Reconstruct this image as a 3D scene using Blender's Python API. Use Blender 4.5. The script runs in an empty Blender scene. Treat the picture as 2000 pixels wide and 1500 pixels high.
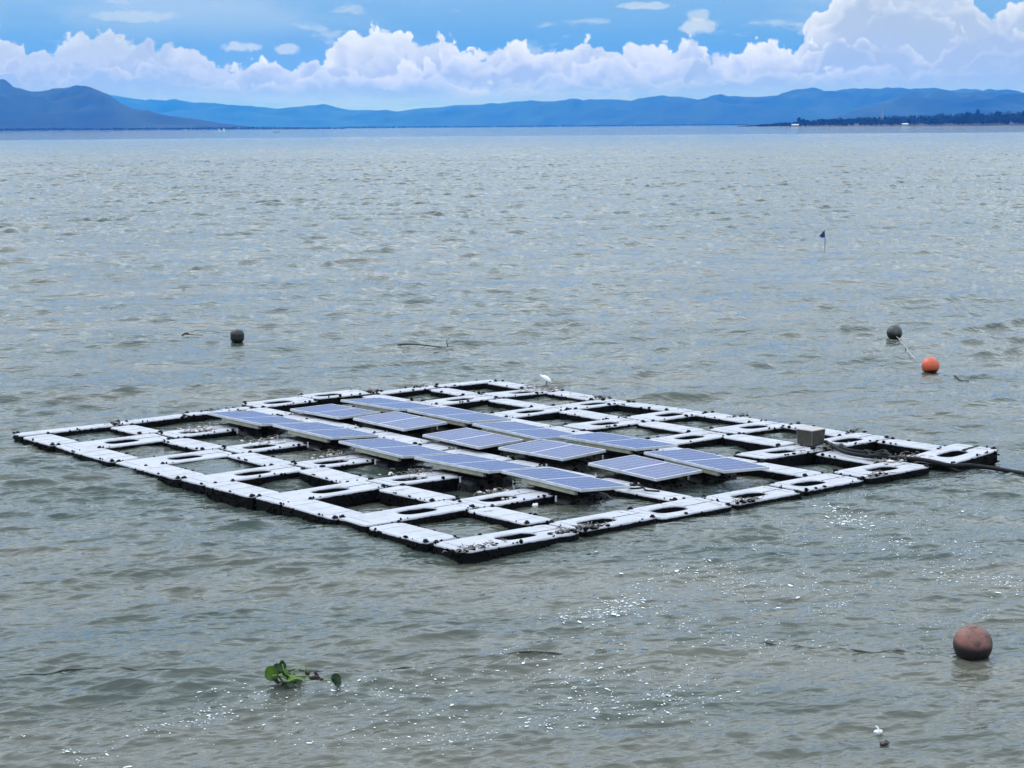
import bpy, bmesh, math, random
import numpy as np
from mathutils import Vector, Matrix

random.seed(7)
rng = np.random.default_rng(7)
sc = bpy.context.scene
COL = sc.collection
R = math.radians

# ------------------------------------------------------------------ camera
CAM = Vector((-11.885, -15.170, 4.445))
ex = Vector((0.76995181, -0.63806433, -0.00693709))      # image right
ey = Vector((-0.09053563, -0.09847492, -0.99101261))     # image down
ez = Vector((0.63164666, 0.76366001, -0.1335885))        # forward
cd = bpy.data.cameras.new('camera')
cam = bpy.data.objects.new('camera', cd)
COL.objects.link(cam)
m = Matrix((( ex.x, -ey.x, -ez.x, CAM.x),
            ( ex.y, -ey.y, -ez.y, CAM.y),
            ( ex.z, -ey.z, -ez.z, CAM.z),
            (0, 0, 0, 1)))
# small pitch and roll trim
m = m @ Matrix.Rotation(2.3 / 3750.0, 4, 'X') @ Matrix.Rotation(-1.6 / 2000.0, 4, 'Z')
cam.matrix_world = m
cd.sensor_width = 36
cd.lens = 67.5
cd.clip_start = 0.1
cd.clip_end = 120000
sc.camera = cam
FW = Vector((ez.x, ez.y, 0)).normalized()
RT = Vector((FW.y, -FW.x, 0))
HEAD = math.atan2(FW.x, FW.y)            # heading, clockwise from +Y


def far_pt(px, dist):
    """ground point at a distance, at the bearing seen at photo column px"""
    a = math.atan((px - 1000) / 3750.0)
    d = FW * math.cos(a) + RT * math.sin(a)
    return Vector((CAM.x + d.x * dist, CAM.y + d.y * dist, 0))


# ------------------------------------------------------------------ exposure
sc.view_settings.view_transform = 'Standard'
sc.view_settings.look = 'None'
sc.view_settings.exposure = 0.0
sc.view_settings.gamma = 1.0
sc.cycles.use_denoising = True
sc.cycles.volume_bounces = 0
sc.cycles.max_bounces = 5
sc.cycles.diffuse_bounces = 2
sc.cycles.glossy_bounces = 3
sc.cycles.use_adaptive_sampling = True
sc.cycles.adaptive_threshold = 0.02
sc.cycles.adaptive_min_samples = 24

# ------------------------------------------------------------------ sun
SUN_EL = R(52)
SUN_AZ = HEAD - R(55)                    # behind the raft, to the left
sd = bpy.data.lights.new('sun', 'SUN')
sd.energy = 1.5
sd.angle = R(10)
sd.color = (1.0, 0.96, 0.9)
sun = bpy.data.objects.new('sun', sd)
COL.objects.link(sun)
sv = Vector((math.sin(SUN_AZ) * math.cos(SUN_EL), math.cos(SUN_AZ) * math.cos(SUN_EL), math.sin(SUN_EL)))
sun.rotation_euler = sv.to_track_quat('Z', 'Y').to_euler()
sun.location = sv * 50

# ------------------------------------------------------------------ sky with clouds
world = bpy.data.worlds.new('World')
sc.world = world
world.use_nodes = True


class NT:
    """tiny helper to write node networks as expressions"""
    def __init__(s, tree, flat=False):
        s.t = tree
        s.flat = flat
        s.N = tree.nodes
        s.L = tree.links

    def put(s, sock, v):
        if isinstance(v, bpy.types.NodeSocket):
            s.L.new(v, sock)
        elif v is not None:
            try:
                sock.default_value = v
            except Exception:
                sock.default_value = (v[0], v[1], v[2], 1.0)

    def m(s, op, a, b=None, c=None, clamp=False):
        n = s.N.new('ShaderNodeMath'); n.operation = op; n.use_clamp = clamp
        for i, v in enumerate((a, b, c)):
            if v is not None:
                s.put(n.inputs[i], v)
        return n.outputs[0]

    def add(s, a, b): return s.m('ADD', a, b)
    def sub(s, a, b): return s.m('SUBTRACT', a, b)
    def mul(s, a, b): return s.m('MULTIPLY', a, b)
    def div(s, a, b): return s.m('DIVIDE', a, b)
    def mx(s, a, b): return s.m('MAXIMUM', a, b)
    def mn(s, a, b): return s.m('MINIMUM', a, b)

    def dot(s, v, c):
        n = s.N.new('ShaderNodeVectorMath'); n.operation = 'DOT_PRODUCT'
        s.put(n.inputs[0], v); n.inputs[1].default_value = c
        return n.outputs['Value']

    def xyz(s, a, b, c=0.0):
        n = s.N.new('ShaderNodeCombineXYZ')
        s.put(n.inputs[0], a); s.put(n.inputs[1], b); s.put(n.inputs[2], c)
        return n.outputs[0]

    def sep(s, v):
        n = s.N.new('ShaderNodeSeparateXYZ'); s.put(n.inputs[0], v)
        return n.outputs

    def noise(s, v, scale, detail=4, rough=0.5, lac=2.0, dist=0.0, color=False, w=None):
        n = s.N.new('ShaderNodeTexNoise')
        if s.flat:
            n.noise_dimensions = '2D'
        if w is not None:
            o = s.N.new('ShaderNodeVectorMath'); o.operation = 'ADD'
            s.put(o.inputs[0], v); o.inputs[1].default_value = (w * 13.7, w * 7.3, 0 if s.flat else w)
            v = o.outputs[0]
        s.put(n.inputs['Vector'], v)
        n.inputs['Scale'].default_value = scale
        n.inputs['Detail'].default_value = detail
        n.inputs['Roughness'].default_value = rough
        n.inputs['Lacunarity'].default_value = lac
        n.inputs['Distortion'].default_value = dist
        return n.outputs['Color'] if color else n.outputs['Fac']

    def voro(s, v, scale, feature='SMOOTH_F1', smooth=0.3, detail=0):
        n = s.N.new('ShaderNodeTexVoronoi'); n.feature = feature
        if s.flat:
            n.voronoi_dimensions = '2D'
        s.put(n.inputs['Vector'], v)
        n.inputs['Scale'].default_value = scale
        n.inputs['Detail'].default_value = detail
        if feature == 'SMOOTH_F1':
            n.inputs['Smoothness'].default_value = smooth
        return n.outputs['Distance']

    def ss(s, v, a, b, o0=0.0, o1=1.0):
        n = s.N.new('ShaderNodeMapRange'); n.interpolation_type = 'SMOOTHSTEP'
        s.put(n.inputs[0], v)
        s.put(n.inputs[1], a); s.put(n.inputs[2], b)
        n.inputs[3].default_value = o0; n.inputs[4].default_value = o1
        return n.outputs[0]

    def mix(s, f, a, b, mode='MIX'):
        n = s.N.new('ShaderNodeMix'); n.data_type = 'RGBA'; n.blend_type = mode
        s.put(n.inputs[0], f); s.put(n.inputs[6], a); s.put(n.inputs[7], b)
        return n.outputs[2]

    def curve(s, x, pts):
        n = s.N.new('ShaderNodeFloatCurve')
        c = n.mapping.curves[0]
        c.points[0].location = pts[0]
        c.points[1].location = pts[-1]
        for p in pts[1:-1]:
            c.points.new(p[0], p[1])
        for p in c.points:
            p.handle_type = 'AUTO_CLAMPED'
        n.mapping.update()
        s.put(n.inputs['Value'], x)
        return n.outputs[0]


def rgb(r, g, b):
    return (r, g, b, 1.0)


def srgb(r, g, b):
    f = lambda c: ((c / 255.0) / 12.92) if c <= 10 else (((c / 255.0) + 0.055) / 1.055) ** 2.4
    return (f(r), f(g), f(b), 1.0)


def build_world():
    world.node_tree.nodes.clear()
    t = NT(world.node_tree, flat=True)
    world.cycles.sampling_method = 'MANUAL'
    world.cycles.sample_map_resolution = 256
    out = t.N.new('ShaderNodeOutputWorld')
    bg = t.N.new('ShaderNodeBackground')
    t.L.new(bg.outputs[0], out.inputs[0])
    bg.inputs[1].default_value = 0.1
    tc = t.N.new('ShaderNodeTexCoord').outputs['Generated']
    sky = t.N.new('ShaderNodeTexSky')
    sky.sky_type = 'NISHITA'
    sky.sun_disc = False
    sky.sun_elevation = SUN_EL
    sky.sun_rotation = SUN_AZ
    sky.ozone_density = 2.5
    sky.dust_density = 0.3
    f = t.dot(tc, tuple(FW))
    r = t.dot(tc, tuple(RT))
    z = t.sep(tc)[2]
    fz = t.mx(f, 0.05)
    u = t.div(r, fz)          # tan of bearing
    e = t.div(z, fz)          # tan of elevation along the heading
    X = t.mul(u, 15.0)        # 250-pixel units of the photograph
    Y = t.mul(e, 15.0)
    P = t.xyz(X, Y)
    front = t.ss(f, 0.2, 0.5)

    # clear sky: deeper blue low between the clouds
    skyc = t.mix(1.0, sky.outputs[0], rgb(0.85, 1.0, 1.12), 'MULTIPLY')
    bl = t.mix(t.ss(Y, 0.55, 1.05), rgb(1.35, 3.6, 7.4), rgb(2.4, 4.6, 7.9))
    bl = t.mix(t.ss(Y, 1.0, 4.5), bl, skyc)
    # thin milky veil, stronger to the left
    veil = t.noise(t.xyz(t.mul(X, 0.35), t.mul(Y, 1.3)), 1.4, 5, 0.55, w=3.0)
    vf = t.ss(t.sub(veil, t.mul(X, 0.035)), 0.42, 0.75)
    vf = t.mul(vf, t.ss(Y, 0.6, 0.95, 0.15, 0.62))
    col = t.mix(vf, bl, rgb(4.6, 6.1, 8.4))
    # small thin streaks and puffs
    pf = t.noise(t.xyz(t.mul(X, 0.8), t.mul(Y, 2.6)), 1.7, 6, 0.6, w=9.2)
    col = t.mix(t.mul(t.ss(pf, 0.60, 0.72), 0.5), col, rgb(6.4, 7.4, 8.8))

    def spot(cx, cy, rx, ry, strength, seed):
        nx = t.noise(P, 7.0, 5, 0.6, w=seed)
        dx = t.div(t.sub(X, cx), rx)
        dy = t.div(t.sub(Y, cy), ry)
        d = t.add(t.mul(dx, dx), t.mul(dy, dy))
        d = t.add(d, t.mul(t.sub(nx, 0.5), 2.4))
        return t.mul(t.ss(d, 1.0, 0.25), strength)
    for cx, cy, rx, ry, st, sd_ in ((1.05, 0.91, 0.28, 0.035, 0.55, 1.0), (1.46, 0.75, 0.17, 0.07, 0.7, 2.0),
                                    (1.44, 0.84, 0.1, 0.05, 0.5, 2.5), (-2.08, 0.62, 0.17, 0.05, 0.65, 4.0),
                                    (-1.70, 0.60, 0.13, 0.05, 0.6, 5.0), (-2.9, 0.86, 0.45, 0.05, 0.35, 6.0),
                                    (0.7, 0.8, 0.1, 0.03, 0.2, 6.5)):
        col = t.mix(spot(cx, cy, rx, ry, st, sd_), col, rgb(7.4, 8.0, 8.9))

    # cumulus banks: profile of the tops over the bearing, broken up by noise
    x01 = t.m('ADD', t.mul(X, 0.0625), 0.5)           # X -8..8 -> 0..1

    def cu(pts):
        o = []
        for px, y in pts:
            o.append((((px - 1000) / 250.0) * 0.0625 + 0.5, min(max((245 - y) / 500.0, 0), 1)))
        o.sort()
        o = [(0.0, o[0][1])] + o + [(1.0, o[-1][1] * 0.8)]
        return o
    A = cu([(-700, 90), (-300, 30), (-100, 75), (0, 66), (30, 60), (70, 78), (115, 78), (150, 58), (185, 48), (235, 44), (256, 66), (300, 72),
            (340, 82), (370, 76), (410, 92), (450, 112), (475, 117), (505, 110), (535, 106), (565, 119), (600, 108),
            (640, 96), (672, 66), (700, 50), (735, 52), (755, 40), (782, 42), (812, 58), (845, 66), (868, 60),
            (885, 62), (905, 80), (945, 90), (975, 82), (1012, 76), (1035, 82), (1055, 92), (1085, 84), (1110, 90),
            (1150, 70), (1180, 74), (1215, 86), (1252, 74), (1275, 80), (1292, 78), (1306, 98), (1330, 70), (1365, 88),
            (1402, 102), (1430, 97), (1460, 82), (1500, 80), (1535, 82), (1552, 92), (1568, 30), (1600, 22), (1618, -10),
            (1700, -40), (1850, -20), (1900, 4), (1918, 22), (1950, 12), (1985, 4), (2100, -10), (2300, 60), (2700, 20)])
    Bp = cu([(-500, 120), (0, 122), (60, 108), (130, 112), (200, 96), (260, 112), (330, 104), (400, 118), (470, 124), (500, 116), (545, 107), (580, 116), (620, 104), (660, 112), (720, 128), (800, 112), (880, 104),
             (960, 118), (1040, 108), (1120, 116), (1200, 102), (1280, 112), (1340, 100), (1400, 116), (1450, 104), (1530, 100), (1590, 80), (1660, 68),
             (1740, 78), (1800, 96), (1860, 70), (1930, 56), (2000, 62), (2400, 90)])
    Cp = cu([(-500, 150), (0, 124), (45, 124), (60, 150), (120, 138), (240, 126), (300, 134), (370, 140), (440, 150), (560, 150), (640, 140), (760, 150), (850, 146),
             (950, 158), (1100, 150), (1240, 160), (1380, 146), (1480, 132), (1600, 136), (1660, 122), (1740, 126), (1790, 140), (1900, 134), (2000, 120), (2400, 140)])
    Dp = cu([(-500, 170), (0, 158), (200, 168), (400, 163), (600, 172), (850, 176), (1000, 170), (1200, 174), (1400, 168), (1650, 160),
             (1850, 168), (2000, 160), (2400, 170)])
    side = t.add(t.mul(t.ss(X, -1.6, -3.2), 0.42), t.mul(t.ss(X, 2.0, 3.2), 0.22))
    # (profile, drop, billow size, billow scale, seed, edge softness, lit colour, shaded colour, rim depth, opacity, wander)
    layers = [(A, 0.00, 0.105, 4.8, 11.0, 0.032, (9.2, 9.6, 10.9), (5.3, 6.2, 7.9), 0.26, 1.0, 0.0),
              (A, 0.10, 0.15, 3.4, 17.0, 0.060, (9.0, 9.4, 10.9), (4.6, 5.5, 7.3), 0.20, 0.92, 0.14),
              (A, 0.21, 0.13, 4.2, 19.0, 0.070, (8.6, 9.1, 10.9), (4.4, 5.4, 7.3), 0.16, 0.85, 0.20),
              (Bp, 0.00, 0.14, 4.0, 23.0, 0.035, (8.8, 9.3, 10.9), (4.2, 5.2, 7.2), 0.17, 0.95, 0.0),
              (Bp, 0.10, 0.12, 3.4, 29.0, 0.070, (8.0, 8.7, 10.8), (4.0, 5.1, 7.3), 0.13, 0.85, 0.16),
              (Cp, 0.00, 0.10, 3.8, 37.0, 0.045, (8.4, 9.0, 11.0), (3.8, 5.0, 7.3), 0.12, 0.95, 0.0),
              (Cp, 0.08, 0.09, 3.2, 41.0, 0.080, (7.0, 7.9, 10.6), (3.7, 5.0, 7.5), 0.10, 0.85, 0.12),
              (Dp, 0.00, 0.07, 2.6, 51.0, 0.090, (6.0, 7.1, 9.8), (3.4, 4.8, 7.6), 0.08, 0.85, 0.0)]
    for pts, drop, amp, scl, seed, soft, bright, dark, rim, opac, wander in layers:
        wv = t.noise(P, scl * 0.9, 4, 0.6, color=True, w=seed)
        wx, wy, wz = t.sep(wv)
        Xw = t.add(X, t.mul(t.sub(wx, 0.5), amp * 0.9))
        xx = t.add(t.mul(Xw, 0.0625), 0.5)
        top = t.mul(t.curve(xx, pts), 2.0)
        if wander:
            wd = t.noise(t.xyz(t.mul(X, 1.0), t.mul(Y, 0.6)), 1.9, 3, 0.55, w=seed + 2)
            top = t.add(top, t.sub(t.mul(t.sub(wd, 0.5), wander * 4.0), drop))
        # billows: inverted cell distances make round cauliflower heads
        wx2 = t.mul(t.sub(wx, 0.5), 0.12); wy2 = t.mul(t.sub(wy, 0.5), 0.12)
        Pw = t.xyz(t.add(X, wx2), t.add(Y, wy2), 0.0)
        v1 = t.voro(Pw, scl * 1.3, smooth=0.5, detail=2)
        v2 = t.noise(Pw, scl * 2.6, 6, 0.62, w=seed + 5)
        bil = t.add(t.mul(t.sub(0.42, v1), amp * 1.35), t.mul(t.sub(v2, 0.5), amp * 0.75))
        dep = t.sub(t.add(top, bil), Y)              # depth below the cloud top
        alpha = t.mul(t.ss(dep, 0.0, soft), opac)
        blot = t.noise(t.xyz(t.mul(X, 0.6), Y), scl * 0.55, 4, 0.5, w=seed + 9)
        sh = t.add(t.mul(t.ss(dep, -0.02, rim), 0.85), t.mul(t.sub(blot, 0.5), 1.7))
        sh = t.add(sh, t.mul(t.sub(v1, 0.42), 0.55))
        sh = t.add(sh, t.mul(t.sub(v2, 0.5), -0.35))
        sh = t.add(sh, side)
        sh = t.m('ADD', sh, 0.08, clamp=True)
        c = t.mix(sh, rgb(*bright), rgb(*dark))
        col = t.mix(alpha, col, c)
    # streaky haze layer low over the hills
    st = t.noise(t.xyz(t.mul(X, 0.5), t.mul(Y, 6.0)), 1.6, 5, 0.6, w=71.0)
    lowc = t.mix(t.ss(st, 0.35, 0.65), rgb(4.0, 5.6, 8.8), rgb(6.4, 7.5, 10.0))
    col = t.mix(t.mul(t.ss(Y, 0.34, 0.14), 0.5), col, lowc)
    frontcol = t.mix(1.0, col, t.mix(t.ss(Y, 0.12, 0.85), rgb(0.82, 0.875, 1.34), rgb(0.955, 1.0, 1.02)), 'MULTIPLY')

    # the rest of the dome: broken white-grey overcast that the lake mirrors
    zz = t.mx(z, 0.06)
    dx, dy, _ = t.sep(tc)
    Q = t.xyz(t.div(dx, t.add(zz, 0.12)), t.div(dy, t.add(zz, 0.12)))
    cn = t.noise(Q, 0.75, 6, 0.58, w=5.5)
    cover = t.ss(cn, 0.24, 0.46)
    shd = t.ss(t.noise(Q, 1.5, 5, 0.55, w=15.0), 0.35, 0.7)
    cc = t.mix(shd, rgb(12.4, 14.0, 15.8), rgb(9.0, 10.5, 12.4))
    cc = t.mix(1.0, cc, t.mix(t.ss(z, 0.22, 0.34), rgb(0.68, 0.74, 0.82), rgb(1.44, 1.49, 1.52)), 'MULTIPLY')
    dome = t.mix(cover, skyc, cc)
    above = t.ss(Y, 1.5, 2.7)
    mixf = t.mx(above, t.sub(1.0, front))
    col = t.mix(mixf, frontcol, dome)
    t.L.new(col, bg.inputs[0])


build_world()

# ------------------------------------------------------------------ helpers


def tag(o, label=None, cat=None, group=None, kind=None):
    if label: o['label'] = label
    if cat: o['category'] = cat
    if group: o['group'] = group
    if kind: o['kind'] = kind
    return o


def empty(name, loc, label, cat, group=None, rot=(0, 0, 0)):
    o = bpy.data.objects.new(name, None)
    o.empty_display_size = 0.2
    o.location = loc
    o.rotation_euler = rot
    COL.objects.link(o)
    return tag(o, label, cat, group)


def link(name, mesh, mat=None, parent=None, loc=(0, 0, 0), rot=(0, 0, 0), smooth=False):
    o = bpy.data.objects.new(name, mesh)
    if mat is not None and not mesh.materials:
        mesh.materials.append(mat)
    if smooth:
        mesh.polygons.foreach_set('use_smooth', [True] * len(mesh.polygons))
    COL.objects.link(o)
    o.parent = parent
    o.location = loc
    o.rotation_euler = rot
    return o


def bm_mesh(name, bm):
    bmesh.ops.recalc_face_normals(bm, faces=bm.faces)
    me = bpy.data.meshes.new(name)
    bm.to_mesh(me)
    bm.free()
    return me


def add_box(bm, c, s, rot=None, bevel=0.0):
    r = bmesh.ops.create_cube(bm, size=1.0)
    vs = r['verts']
    bmesh.ops.scale(bm, vec=s, verts=vs)
    if bevel > 0:
        es = list({e for v in vs for e in v.link_edges})
        rb = bmesh.ops.bevel(bm, geom=es, offset=bevel, segments=2, affect='EDGES')
        vs = list({v for f in rb['faces'] for v in f.verts} | {v for v in vs if v.is_valid})
    if rot is not None:
        bmesh.ops.rotate(bm, cent=(0, 0, 0), matrix=rot, verts=vs)
    bmesh.ops.translate(bm, vec=c, verts=vs)
    return vs


def add_tube(bm, pts, rad, seg=8, caps=True):
    """tube through points; rad is a number or a list"""
    pts = [Vector(p) for p in pts]
    n = len(pts)
    rr = rad if isinstance(rad, (list, tuple)) else [rad] * n
    rings = []
    up = Vector((0, 0, 1))
    prev = None
    for i, p in enumerate(pts):
        d = (pts[min(i + 1, n - 1)] - pts[max(i - 1, 0)])
        if d.length < 1e-9:
            d = Vector((1, 0, 0))
        d.normalize()
        a = d.cross(up) if prev is None else prev - d * prev.dot(d)
        if a.length < 1e-4:
            a = d.cross(Vector((1, 0, 0)))
        a.normalize()
        prev = a
        b = d.cross(a)
        ring = []
        for k in range(seg):
            th = 2 * math.pi * k / seg
            ring.append(bm.verts.new(p + (a * math.cos(th) + b * math.sin(th)) * rr[i]))
        rings.append(ring)
    for i in range(n - 1):
        for k in range(seg):
            k2 = (k + 1) % seg
            bm.faces.new((rings[i][k], rings[i][k2], rings[i + 1][k2], rings[i + 1][k]))
    if caps:
        bm.faces.new(rings[0][::-1])
        bm.faces.new(rings[-1])
    return rings


def smooth_path(pts, n=8):
    """Catmull-Rom"""
    pts = [Vector(p) for p in pts]
    out = []
    for i in range(len(pts) - 1):
        p0 = pts[max(i - 1, 0)]; p1 = pts[i]; p2 = pts[i + 1]; p3 = pts[min(i + 2, len(pts) - 1)]
        for k in range(n):
            t = k / n
            out.append(0.5 * ((2 * p1) + (p2 - p0) * t + (2 * p0 - 5 * p1 + 4 * p2 - p3) * t * t + (3 * p1 - p0 - 3 * p2 + p3) * t ** 3))
    out.append(pts[-1])
    return out


def fast_mesh(name, verts, faces, smooth=True):
    me = bpy.data.meshes.new(name)
    nv = len(verts); nf = len(faces); k = faces.shape[1]
    me.vertices.add(nv)
    me.vertices.foreach_set('co', np.ascontiguousarray(verts, dtype=np.float32).ravel())
    me.loops.add(nf * k)
    me.loops.foreach_set('vertex_index', np.ascontiguousarray(faces, dtype=np.int32).ravel())
    me.polygons.add(nf)
    me.polygons.foreach_set('loop_start', np.arange(nf, dtype=np.int32) * k)
    me.polygons.foreach_set('loop_total', np.full(nf, k, dtype=np.int32))
    me.polygons.foreach_set('use_smooth', np.full(nf, smooth))
    me.update()
    me.validate()
    return me


# ------------------------------------------------------------------ materials
def new_mat(name):
    mt = bpy.data.materials.new(name)
    mt.use_nodes = True
    t = NT(mt.node_tree)
    b = mt.node_tree.nodes['Principled BSDF']
    return mt, t, b


def obj_coord(t):
    return t.N.new('ShaderNodeTexCoord').outputs['Object']


def geo_pos(t):
    return t.N.new('ShaderNodeNewGeometry').outputs['Position']


def bump(t, h, dist, strength=1.0, normal=None):
    n = t.N.new('ShaderNodeBump')
    t.put(n.inputs['Height'], h)
    n.inputs['Distance'].default_value = dist
    n.inputs['Strength'].default_value = strength
    if normal is not None:
        t.L.new(normal, n.inputs['Normal'])
    return n.outputs[0]


def simple(name, col, rough=0.6, var=0.25, scale=8.0, metal=0.0, bmp=0.0, world_space=False, spec=0.5):
    mt, t, b = new_mat(name)
    co = geo_pos(t) if world_space else obj_coord(t)
    n = t.noise(co, scale, 5, 0.6)
    c2 = tuple(c * (1 - var) for c in col)
    c1 = tuple(min(1, c * (1 + var)) for c in col)
    t.L.new(t.mix(t.ss(n, 0.3, 0.7), rgb(*c1), rgb(*c2)), b.inputs['Base Color'])
    b.inputs['Roughness'].default_value = rough
    b.inputs['Metallic'].default_value = metal
    b.inputs['Specular IOR Level'].default_value = spec
    if bmp > 0:
        t.L.new(bump(t, t.noise(co, scale * 3, 5, 0.6), bmp), b.inputs['Normal'])
    return mt


# ------------------------------------------------------------------ the lake
WAVES = []
fa = math.atan2(-FW.y, -FW.x)            # towards the camera
wr = np.random.default_rng(11)


def band(n, l0, l1, slope, spread, amp_dir=0.0):
    for i in range(n):
        lam = math.exp(math.log(l0) + (math.log(l1) - math.log(l0)) * (i + wr.random()) / n)
        th = fa + amp_dir + wr.normal() * spread
        k = 2 * math.pi / lam
        a = slope / k * math.sqrt(2.0 / n) * (0.7 + 0.6 * wr.random())
        WAVES.append((k * math.cos(th), k * math.sin(th), a, wr.random() * 2 * math.pi, lam))


band(8, 2.6, 7.5, 0.036, 0.25, 0.38)
band(12, 1.1, 2.6, 0.060, 0.30, 0.45)
band(7, 1.0, 2.4, 0.035, 0.35, -0.25)
band(22, 0.42, 1.1, 0.138, 0.32, 0.42)
band(12, 0.42, 1.1, 0.075, 0.40, -0.20)
band(26, 0.16, 0.42, 0.150, 0.30, 0.40)
band(12, 0.16, 0.42, 0.060, 0.5, -0.2)
band(22, 0.08, 0.16, 0.130, 0.34, 0.38)


def gust(x, y):
    """slow variation of how rough the surface is"""
    return 1.0 + 0.28 * np.sin(x * 0.31 + 1.3 * np.sin(y * 0.17 + 1.0)) * np.sin(y * 0.23 + 0.9 * np.sin(x * 0.21)) \
        + 0.16 * np.sin(x * 0.9 + y * 0.6 + 2.0) * np.sin(y * 0.8 - x * 0.4)


def wave(x, y, res=None):
    """x, y float arrays -> height and horizontal shift"""
    x = np.asarray(x, dtype=np.float32); y = np.asarray(y, dtype=np.float32)
    h = np.zeros_like(x); dx = np.zeros_like(x); dy = np.zeros_like(x)
    g = gust(x, y).astype(np.float32)
    # inside and just behind the raft the water lies calmer
    inside = np.clip(1 - np.maximum(np.maximum(-x, x - 9.0), np.maximum(-y, y - 10.6)) / 0.8, 0, 1)
    calm = 1 - 0.55 * inside
    rad = np.hypot(x - CAM.x, y - CAM.y)
    near = (0.48 + 0.52 * np.clip((rad - 17.0) / 12.0, 0, 1) + 0.42 * np.clip((rad - 35.0) / 60.0, 0, 1)).astype(np.float32)   # smoother water in the lee of the shore
    for kx, ky, a, ph, lam in WAVES:
        w = np.float32(1.0)
        if res is not None:
            w = np.clip((lam / res - 1.7) / 1.7, 0, 1).astype(np.float32)
            if not np.any(w > 0):
                continue
        p = kx * x + ky * y + np.float32(ph)
        gg = (g if lam < 1.2 else 1.0) * w * a * (calm if lam < 3 else 1)
        if 0.42 <= lam < 3.0:
            gg = gg * near
        h += gg * np.sin(p)
        q = gg * np.cos(p) * 0.85 / math.hypot(kx, ky)
        dx += q * kx; dy += q * ky
    return h, dx, dy


def wz(x, y):
    h, _, _ = wave(np.array([x]), np.array([y]))
    return float(h[0])


def build_water():
    rs = [9.0]
    while rs[-1] < 900:
        r = rs[-1]
        rs.append(r + max(0.024, min(r * r * 0.000080, 0.23 * max(1.0, r / 260.0) ** 1.6)))
    while rs[-1] < 60000:
        rs.append(rs[-1] * 1.12)
    rs = [0.4, 3.0, 6.0] + rs
    rs = np.array(rs)
    fine = np.linspace(-R(24), R(24), 1450)
    coarse = np.linspace(R(24), 2 * math.pi - R(24), 90)[1:-1]
    az = np.concatenate([fine, coarse])
    rr, aa = np.meshgrid(rs, az, indexing='ij')
    ang = HEAD + aa
    x = CAM.x + rr * np.sin(ang)
    y = CAM.y + rr * np.cos(ang)
    dr = np.gradient(rs)[:, None] * np.ones_like(aa)
    res = np.maximum(dr * 0.55, rr * 0.0008)
    res = np.where(aa > R(24) + 1e-6, 1e3, res)
    edge = np.clip((R(24) - np.abs(aa)) / R(1.0), 0.02, 1)
    edge = np.where(aa > R(24), 0.02, edge)
    res = (res / edge).astype(np.float32)
    h, dx, dy = wave(x.astype(np.float32), y.astype(np.float32), res)
    v = np.stack([x + dx, y + dy, h], -1).reshape(-1, 3)
    nr, na = rr.shape
    i = np.arange(nr - 1)[:, None]; j = np.arange(na)[None, :]
    j2 = (j + 1) % na
    f = np.stack([i * na + j, (i + 1) * na + j, (i + 1) * na + j2, i * na + j2], -1).reshape(-1, 4)
    me = fast_mesh('water', v, f)
    mt, t, b = new_mat('lake_water')
    pos = geo_pos(t)
    along = t.dot(pos, tuple(RT)); across = t.dot(pos, tuple(FW))
    C1 = t.xyz(t.mul(along, 0.5), across)
    # silt clouds in the turbid water
    silt = t.noise(t.xyz(t.mul(along, 0.22), across), 0.55, 5, 0.6)
    silt2 = t.noise(t.xyz(t.mul(along, 0.25), across), 0.035, 4, 0.6)
    s = t.add(t.mul(silt, 0.6), t.mul(silt2, 0.4))
    c = t.mix(t.ss(s, 0.38, 0.62), rgb(0.036, 0.052, 0.045), rgb(0.092, 0.090, 0.070))
    t.L.new(c, b.inputs['Base Color'])
    b.inputs['IOR'].default_value = 1.333
    b.inputs['Roughness'].default_value = 0.045
    # ripple crests run along the raft's long rows
    dd = Vector((math.cos(fa + 0.36), math.sin(fa + 0.36), 0)); pp = Vector((-dd.y, dd.x, 0))
    al2 = t.dot(pos, tuple(pp)); ac2 = t.dot(pos, tuple(dd))
    C2 = t.xyz(t.mul(al2, 0.33), ac2)
    n1 = t.noise(C2, 4.6, 3, 0.55, dist=0.5)
    n2 = t.noise(C2, 12.0, 3, 0.6, dist=0.4)
    n3 = t.noise(t.xyz(t.mul(along, 0.75), across), 1.3, 4, 0.6, w=2.0)
    n4 = t.noise(t.xyz(t.mul(along, 0.7), across), 0.25, 4, 0.6, w=4.0)
    nn = bump(t, n4, 0.30)
    nn = bump(t, n3, 0.11, normal=nn)
    nn = bump(t, n1, 0.040, normal=nn)
    nn = bump(t, n2, 0.016, normal=nn)
    t.L.new(nn, b.inputs['Normal'])
    o = link('water', me, mt)
    tag(o, kind='structure')


build_water()

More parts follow.
